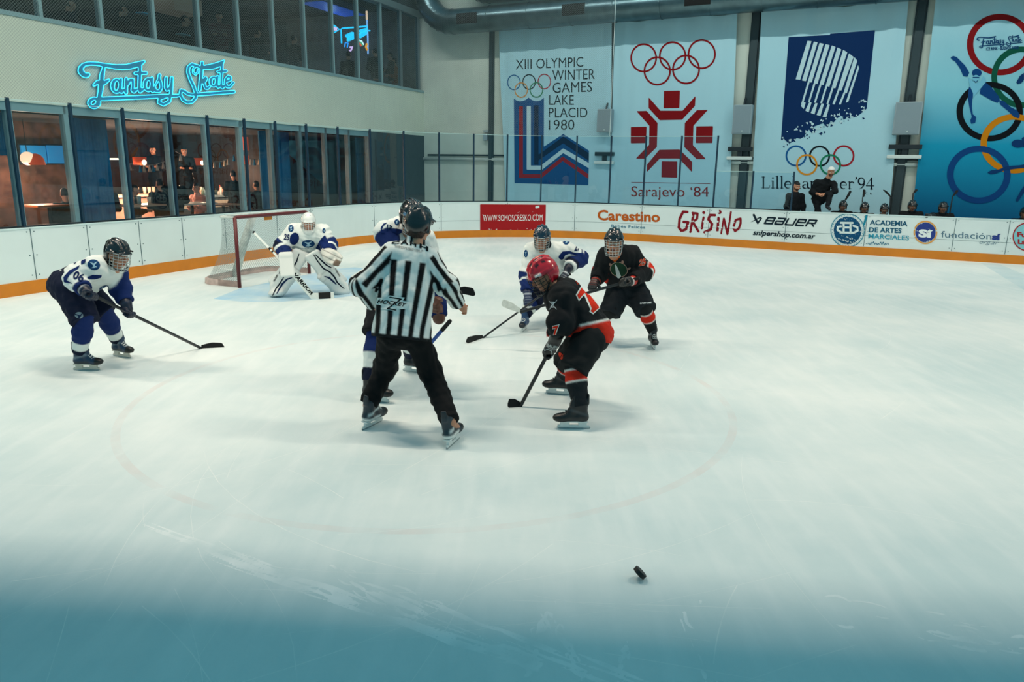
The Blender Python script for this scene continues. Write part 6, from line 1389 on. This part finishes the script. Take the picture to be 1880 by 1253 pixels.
b.add(P_+P2, [(0, 1, 2, 3), (7, 6, 5, 4), (0, 4, 5, 1), (1, 5, 6, 2), (2, 6, 7, 3), (3, 7, 4, 0)]); tag(b.build('stair_side', mat('stair_brown', '#3a241c', .8, var=.4, vscale=6)), 'slanting brown staircase side inside the restaurant', 'staircase')
# framed blue screens, counter, shelf
for x0, x1, lab in ((41, 82, 'blue screen beside the glowing globe lamp'), (89, 119, 'blue screen at the right of the first restaurant window')):
    a, c = rp(x0, 300, 3.4), rp(x1, 268, 3.4); b = MB(); b.obox((a+c)/2, LD, LN, (0, 0, 1), abs((c-a)@LD)/2, .03, (c[2]-a[2])/2, .01); o = tag(b.build('wall_screen', mat('screen_blue', '#1f86c0', .4, emit='#1878b8', estr=.55)), lab, 'screen', 'blue restaurant screens')
    b = MB(); b.obox((a+c)/2+LN*.04, LD, LN, (0, 0, 1), abs((c-a)@LD)/2+.03, .02, (c[2]-a[2])/2+.03, .01); b.build('casing', m_dark, o)
s0, z0 = rsz(196, 352, 4.2); s1, z1 = rsz(312, 326, 4.2)
ctr = empty('bar_counter', gw((s0+s1)/2, 0, 4.4), 'long pale counter lit warm inside the restaurant', 'counter')
gbox('front_panel', s0, s1, .03, 1.12, 4.2, 4.7, mat('counter_pink', '#e0a48c', .7, var=.15), ctr); gbox('counter_top', s0-.05, s1+.05, 1.12, 1.18, 4.12, 4.78, mat('counter_top', '#d8b8a4', .5), ctr)
m_glassb = [mat('bottle_%d' % i, c, .3) for i, c in enumerate(('#c98a6a', '#e0c4aa', '#7c9aa0', '#b5502c', '#d9dcd2', '#4a5c50'))]
def bottle(q, h, m, lab, grp, cup=False):
    b = MB()
    if cup: b.lathe([(0, 0), (.04, 0), (.05, h), (.045, h), (.038, .01), (0, .01)], q, 12)
    else: b.lathe([(0, 0), (.04, 0), (.042, h*.6), (.015, h*.78), (.015, h), (0, h)], q, 10)
    tag(b.build('cup' if cup else 'bottle', m, None, True), lab, 'cup' if cup else 'bottle', grp)
rg = random.Random(11)
for k in range(9): bottle(gw(s0+.9+k*.17, 1.18, 4.4+rg.uniform(-.1, .1)), .2, m_glassb[1], 'pale cup in the row along the lit counter', 'cups on the lit counter', True)
sh0 = rsz(327, 345, 4.4)[0]; sh1 = rsz(440, 345, 4.4)[0]
shelf = empty('display_cabinet', gw((sh0+sh1)/2, .03, 4.6), 'glazed display cabinet behind the girl in pink', 'cabinet')
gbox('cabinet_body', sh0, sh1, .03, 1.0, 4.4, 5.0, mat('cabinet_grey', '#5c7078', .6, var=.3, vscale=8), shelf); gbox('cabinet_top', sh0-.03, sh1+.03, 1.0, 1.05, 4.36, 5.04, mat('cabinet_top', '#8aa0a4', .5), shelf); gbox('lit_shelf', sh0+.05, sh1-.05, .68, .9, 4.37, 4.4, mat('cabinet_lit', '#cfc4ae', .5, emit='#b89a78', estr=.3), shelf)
for k in range(46): bottle(gw(rg.uniform(sh0+.05, sh1-.05), 1.05, rg.uniform(4.45, 4.95)), rg.uniform(.14, .36), rg.choice(m_glassb), 'small bottle in the clutter on top of the display cabinet', 'bottles on the display cabinet')
# bunting with tassels
m_tas = [mat('tassel_white', '#d8c4b4', .9), mat('tassel_blue', '#2a7ea6', .9), mat('tassel_cream', '#e6c8aa', .9)]
for pts, tas, off, lab in ((((236, 300), (258, 304), (281, 303), (302, 297)), (238, 257, 264, 274, 281, 288, 299), 1.7, 'tassel bunting hanging below the left orange lamp'), (((386, 297), (405, 297), (420, 291), (438, 279)), (393, 404, 412, 418, 429), 1.7, 'tassel bunting rising to the right behind the fifth restaurant window'), (((457, 292), (468, 293), (478, 292)), (460, 467, 475), 1.7, 'short tassel bunting beside the narrow blue curtain'), (((322, 278), (333, 284), (340, 288)), (331,), 1.9, 'single tassel string in front of the capped barman')):
    P = [rp(x, y, off) for x, y in pts]; e = empty('tassel_bunting', P[0], lab, 'bunting', 'tassel buntings'); b = MB(); b.tube(resamp(P, 12), .008, 5); b.build('string', m_tas[0], e)
    xs = [p[0] for p in pts]; ys = [p[1] for p in pts]
    for i, x in enumerate(tas): q = rp(x, float(np.interp(x, xs, ys)), off); b = MB(); b.lathe([(.0, .0), (.016, -.01), (.02, -.04), (.045, -.17), (0, -.17)], q, 8); b.build('tassel', m_tas[i % 3], e, True)
for x0, x1, y0, y1, lab in ((447.5, 454.5, 252, 276, 'upper orange sign panel behind the restaurant window'), (448, 456, 286, 301, 'lower orange sign panel behind the restaurant window')):
    a, c = rp(x0, y1, 2.4), rp(x1, y0, 2.4); b = MB(); b.obox((a+c)/2, LD, LN, (0, 0, 1), abs((c-a)@LD)/2, .02, (c[2]-a[2])/2); tag(b.build('sign_panel', m_shade), lab, 'sign', 'orange sign panels')
# tables and people
def table(x, y, off, w, lab, col='#b08468'):
    q = rp(x, y, off); e = empty('cafe_table', A3(q[0], q[1], .03), lab, 'table', 'restaurant tables'); z = q[2]
    b = MB(); b.obox(q, LD, LN, (0, 0, 1), w, .35, .02, .008); b.build('table_top', mat('table_'+col.strip('#'), col, .5), e); b = MB(); b.tube([A3(q[0], q[1], .05), A3(q[0], q[1], z)], .04, 8); b.build('leg', m_dark, e); b = MB(); b.lathe([(0, .0), (.25, 0), (.22, .03), (0, .03)], A3(q[0], q[1], .03), 16); b.build('foot', m_dark, e)
table(352, 374, 1.1, .55, 'pale table with the girl in pink leaning on it', '#c4b6a8'); table(255, 377, 1.0, .5, 'brown table among the dark seated guests'); table(90, 377, 1.6, .5, 'orange-brown table behind the first restaurant window', '#b0643c'); table(410, 376, 1.0, .4, 'small table in front of the man with dark curly hair', '#8c6a58')
def guest(lab, hp, look, cloth, skin=SKIN, hair='#17110f', w=.20, drop=.55, arms=True, cap=None, f=None, beard=None, legs=None, group=None, rough=.020, sc=1., stand=False, nk=.25):
    """a guest at rest: head at hp, shoulders below it, forearms forward"""
    hp = A3(*hp); fw_ = unit(A3(look[0], look[1], 0)); sd = np.cross(fw_, A3(0, 0, 1)); u = A3(0, 0, 1); nb_ = hp-u*nk*sc-fw_*.03
    J = dict(head=hp, sl=nb_-sd*w-u*.02, sr=nb_+sd*w-u*.02, pel=nb_-u*drop-fw_*.02); el = -u*.28+fw_*.04
    if f: J.update({k: A3(*v) for k, v in f.items()})
    for q, s_ in (('l', -1), ('r', 1)):
        J.setdefault('e'+q, J['s'+q]+el+sd*s_*.05); J.setdefault('w'+q, J['e'+q]+(fw_*.20-sd*s_*.10+u*.05 if not stand else -u*.22+fw_*.06)); J.setdefault('h'+q, J['w'+q]+(fw_*.07-sd*s_*.03 if not stand else -u*.08)); J['g'+q] = sd if not stand else fw_
    o = make_body(lab, J, look, 0, skin, hair, beard, ('l', 'r'), 1.*sc, group, bool(legs))
    jk = jersey(o, J, lambda V, *a: np.tile(rgb(cloth), (len(V), 1)), .05, sum(map(ord, lab)) % 97, (.075, .068, .05), (w*.98, .13), (w*.9, .13), .014, .07, .005, name='jacket')
    if cap: h = Vol(.009); X = [sd, fw_, u]; h.add(g_ell(hp+u*.035-fw_*.01, (.092, .112, .10), X)).add(g_box(hp+u*.05+fw_*.13, (.06, .05, .006), X, .005), .02); h.cut(hp+u*.035, -u); vol('cap', h, m_cloth, o, lambda V: np.tile(rgb(cap), (len(V), 1)))
    return o, J, jk
DK = '#141a1e'
gl_ = (.85, -.35, -.1)
for lab, x, y, off, look, cl, kw in (
    ('person in a dark coat seated in front of the blue curtain', 190, 338, 1.3, (-.3, .9, 0), '#13212a', {}), ('person in dark clothes seated low between the blue curtain and the table', 247, 349, 1.5, (.7, .5, -.2), '#1d2226', {}),
    ('person in a dark jacket and dark cap seated with back to the window', 316, 327, 1.0, (-.4, .9, -.1), '#11191d', dict(cap='#0e1418', w=.23)), ('person with short dark hair seated left of the dark capped guest', 293, 338, 1.2, (-.7, .6, -.1), '#12191d', dict(w=.22)),
    ('girl in a pink sweater leaning on the pale table', 360, 345, 1.9, (-.2, -1, -.1), '#d89a8c', dict(skin='#c98f74', hair='#3a2219', w=.16, drop=.45)), ('man with dark curly hair standing in a dark shirt', 428, 321, 2.4, (-.4, .8, 0), '#1a2428', dict(drop=1.1)),
    ('barman in black standing behind the lit counter', 280, 275, 5.2, (.1, -1, -.1), '#0e1418', dict(drop=1.15)), ('capped barman in black beside the second orange lamp', 338, 277, 4.0, (.5, -.9, -.3), '#0e1418', dict(cap='#0c1114', drop=1.15)),
    ('person in grey seated at the table behind the first window', 118, 356, 1.5, (-.6, .6, -.1), '#2a2f30', {}), ('person in dark clothes seated right of the man with curly hair', 470, 340, 1.5, (-.7, .6, 0), '#182226', {})):
    guest(lab, rp(x, y, off), look, cl, **kw)
for k in range(6): x, y = 205+rg.uniform(0, 80), 372; q = rp(x, y+rg.uniform(-1, 2), 1.0); bottle(A3(q[0], q[1], rp(255, 377, 1.0)[2]+.02), rg.uniform(.1, .2), rg.choice(m_glassb[:3]), 'small cup or bottle on the brown table by the window', 'tableware by the window', True) if abs((q-rp(255, 377, 1.0))@LD) < .45 else None
# upper lounge: guests, bar sign, soffit with added glow
for lab, x, y, off, look, cl, kw in (
    ('person with long dark hair standing by the bar sign in the upper lounge', 688, 95, .9, (-.5, .8, 0), '#0d1114', dict(drop=.6)), ('person in a dark brown top at the right end of the upper lounge', 716, 103, 1.0, (-.8, -.3, -.1), '#3a2820', dict(w=.19)), ('person in an orange-brown top close to the end wall of the upper lounge', 723, 113, .9, (-.8, -.3, -.1), '#a0562c', dict(w=.18, drop=.45)),
    ('person in dark clothes seated under the bar sign in the upper lounge', 640, 101, .85, (.2, .9, 0), '#0f1418', {}), ('person in a maroon top at the upper lounge window above the sign end', 402, 30, 1.8, (.3, -.9, 0), '#5a2a30', {}), ('person in dark clothes with pale hands at the upper lounge window', 340, 38, 1.0, (.6, .5, 0), '#141a1c', {}), ('person in black seated at the upper lounge window above the script sign', 225, 18, 1.2, (.5, .6, 0), '#10161a', {}), ('person in navy seated at the far left upper lounge window', 128, 8, 1.1, (.5, .6, 0), '#14202c', {}), ('person in dark clothes seated in the middle of the upper lounge', 540, 72, 1.6, (.3, .8, 0), '#10161a', {}), ('person in dark clothes beside a mullion in the upper lounge', 472, 60, 1.4, (.3, .8, 0), '#12181c', {})):
    guest(lab, rp(x, y, off), look, cl, **kw)
U = zt(560, 0, 6.9625)
bs = empty('bar_neon', rp(648, 98, 1.25), 'small blue neon bar sign glowing in the upper lounge', 'neon sign')
def neon(pts, col, w, nm='neon_tube', e=2.4): b = MB(); b.tube([rp(x, y, 1.25) for x, y in U(*pts)], w, 6); b.build(nm, mat('neon_'+col.strip('#'), col, .4, emit=col, estr=e), bs, True)
CY = '#18c0f0'
for pts, col, w in ((((370, 322), (440, 375), (375, 415)), CY, .022), (((370, 322), (372, 350)), CY, .02), (((467, 555), (460, 372), (480, 362), (630, 350), (790, 335), (795, 390), (830, 393)), CY, .026), (((525, 460), (600, 425), (632, 430), (560, 465), (545, 480), (640, 455), (630, 480), (545, 515)), CY, .05), (((705, 400), (790, 368), (720, 420), (700, 445), (785, 405), (770, 430), (700, 470)), CY, .055), (((505, 600), (515, 545), (550, 550), (540, 608)), '#1a8fe0', .022), (((372, 368), (395, 370)), '#e8b8d8', .06), (((575, 605), (605, 600), (590, 640), (570, 650)), '#d8a8d0', .03), (((690, 515), (725, 530), (748, 572)), '#d8e8e8', .03), (((690, 532), (715, 548), (735, 580)), '#2a9a6a', .03), (((690, 550), (705, 562), (718, 588)), '#d8482a', .03), (((790, 560), (778, 600), (795, 640)), '#e08a1c', .04), (((786, 140), (790, 250)), '#e0b090', .035), (((790, 255), (802, 470), (805, 690)), '#7aa0d0', .03)): neon(pts, col, w)
a, c = rp(570, 15, 2.4), rp(652, 5, 2.4); b = MB(); b.obox((a+c)/2, LD, LN, (0, 0, 1), abs((c-a)@LD)/2, .5, .12, .02); cb_ = tag(b.build('ceiling_box', mat('ceiling_box', '#2c4a66', .6)), 'boxed ceiling soffit with an added blue glow in the upper lounge', 'ceiling soffit'); b = MB(); b.obox((a+c)/2-A3(0, 0, .125), LD, LN, (0, 0, 1), abs((c-a)@LD)/2-.05, .45, .008); b.build('added_soffit_glow', mat('blue_glow', '#1858c0', .5, emit='#1450b8', estr=.7), cb_)  # glowing underside stands in for blue light falling on the soffit
a, c = rp(300, 20, 2.6), rp(350, 2, 2.6); b = MB(); b.obox((a+c)/2, LD, LN, (0, 0, 1), abs((c-a)@LD)/2, .4, .2, .02); tag(b.build('ceiling_panel', mat('panel_beige_glow', '#b09a88', .8, emit='#8a7058', estr=.25)), 'pale beige ceiling panel with added glow in the upper lounge', 'ceiling panel')  # weak emission stands in for lamplight on the panel
for x, y, col, lab in ((336, 64, '#6fb8c4', 'pale paper lying on a table behind the upper windows'), (264, 25, '#2ab4dc', 'small bright blue item behind the upper window')):
    q = rp(x, y, .8); b = MB(); b.obox(q, LD, LN, (0, 0, 1), .14, .1, .012, .004); tag(b.build('paper' if y > 50 else 'napkin', mat('paper_'+col.strip('#'), col, .7)), lab, 'paper')
# ================================================================ the players' bench behind the right-hand boards
def bpx(x, y, off): return on_plane(x, y, RP+RN*off, RN)
gbk = empty('players_bench', RP+RD*6+RN*1.55, 'long dark bench behind the advert boards', 'bench')
b = MB(); b.obox(RP+RD*6.3+RN*1.55+A3(0, 0, .42), RD, RN, (0, 0, 1), 4.6, .18, .03, .01); b.build('seat', m_dark, gbk)
for s in (2., 5., 8., 10.6): b = MB(); b.obox(RP+RD*s+RN*1.55+A3(0, 0, .2), RD, RN, (0, 0, 1), .03, .15, .2); b.build('leg', m_dark, gbk)
toC = unit(A3(-.35, -1, 0))
P1m = lambda x, y, o=.75: bpx(x, y, o)
guest('man in a dark jacket standing behind the boards beside the glass post', P1m(1463, 342), (.25, -1, -.35), '#10161b', hair='#0f0c0b', beard='#2a1c16', w=.21, drop=.62, stand=True, sc=1.)
f = dict(sl=P1m(1499, 335), sr=P1m(1530, 337), el=P1m(1491, 353), wl=P1m(1500, 356, .5), hl=P1m(1504, 357, .42), er=P1m(1533, 351, .55), wr=P1m(1513, 357, .5), hr=P1m(1508, 358, .42), pel=P1m(1503, 366, .85), pl=P1m(1499, 368, .85), pr=P1m(1510, 367, .85), kl=P1m(1502, 392, .7), al=P1m(1504, 412, .8), tl=P1m(1503, 415, .7), kr=P1m(1524, 358, .5), ar=P1m(1519, 380, .3), tr=P1m(1523, 384, .2))
man, JM, _ = guest('man in a black jacket and white cap leaning on his raised knee', P1m(1526, 315, .6), (-.2, -1, -.3), '#0f1519', hair='#17110e', beard='#1d1512', cap='#dfe3de', f=f, legs=True, w=.21)
trousers(man, JM, '#12181c', 77, rad=(.095, .08, .06), full=True, name='trousers', pel=(.16, .12), h=.014); v = Vol(.012); v.add(g_cap(JM['ar'], JM['tr'], .05, .045)); vol('shoe', v, m_leather, man, lambda V: np.tile(rgb('#1b1f22'), (len(V), 1)))
for x, y, lab in ((1547.6, 379, 'helmeted bench player nearest the man in the white cap'), (1587, 382, 'helmeted bench player second along from the white capped man'), (1623.5, 385, 'helmeted bench player beside the upright hooked stick'), (1675, 379, 'helmeted bench player just right of the dark wall column'), (1731.5, 382, 'helmeted bench player resting a glove on the boards'), (1882, 392, 'bench player cut off by the edge at the round red advert')):
    q = P1m(x, y, .9); o, J, jk = guest(lab, q, (-.3, -1, -.1), '#12171a', w=.22, drop=.45, hair=None, nk=.19)
    helmet(q, (-.3, -1, -.1), 0, o, '#12171a', m_wired, 1.08)
    if x == 1731.5: glove('glove', bpx(1709, 397, .16), bpx(1703, 396.5, .06), A3(0, 0, 1), o, '#11161a', '#8b9698', '#11161a')
for (bx, by), (hx, hy), (tx, ty), m, lab in (((1546, 392), (1551, 368), (1560, 350), m_tapek, 'hockey stick standing blade up by the first helmeted bench player'), ((1581, 395), (1584, 362), (1585, 348), m_tapek, 'thin hockey stick standing by the second helmeted bench player'), ((1633, 398), (1634.5, 362), (1621, 348.5), m_tapek, 'black hockey stick with big hooked blade standing on the bench'), ((1674, 372), (1676.5, 355), (1681, 347.5), m_tapek, 'short visible hockey stick against the blue banner by the column'), ((1741, 394), (1749, 360), (1756, 349), m_tapek, 'thin dark hockey stick leaning across the blue ring of the banner')):
    stick('hockey_stick', bpx(bx, by+14, 1.05), bpx(hx, hy, 1.05), bpx(tx, ty, 1.05), lab, m_stickb, m, wb=.07, up=unit(RD))
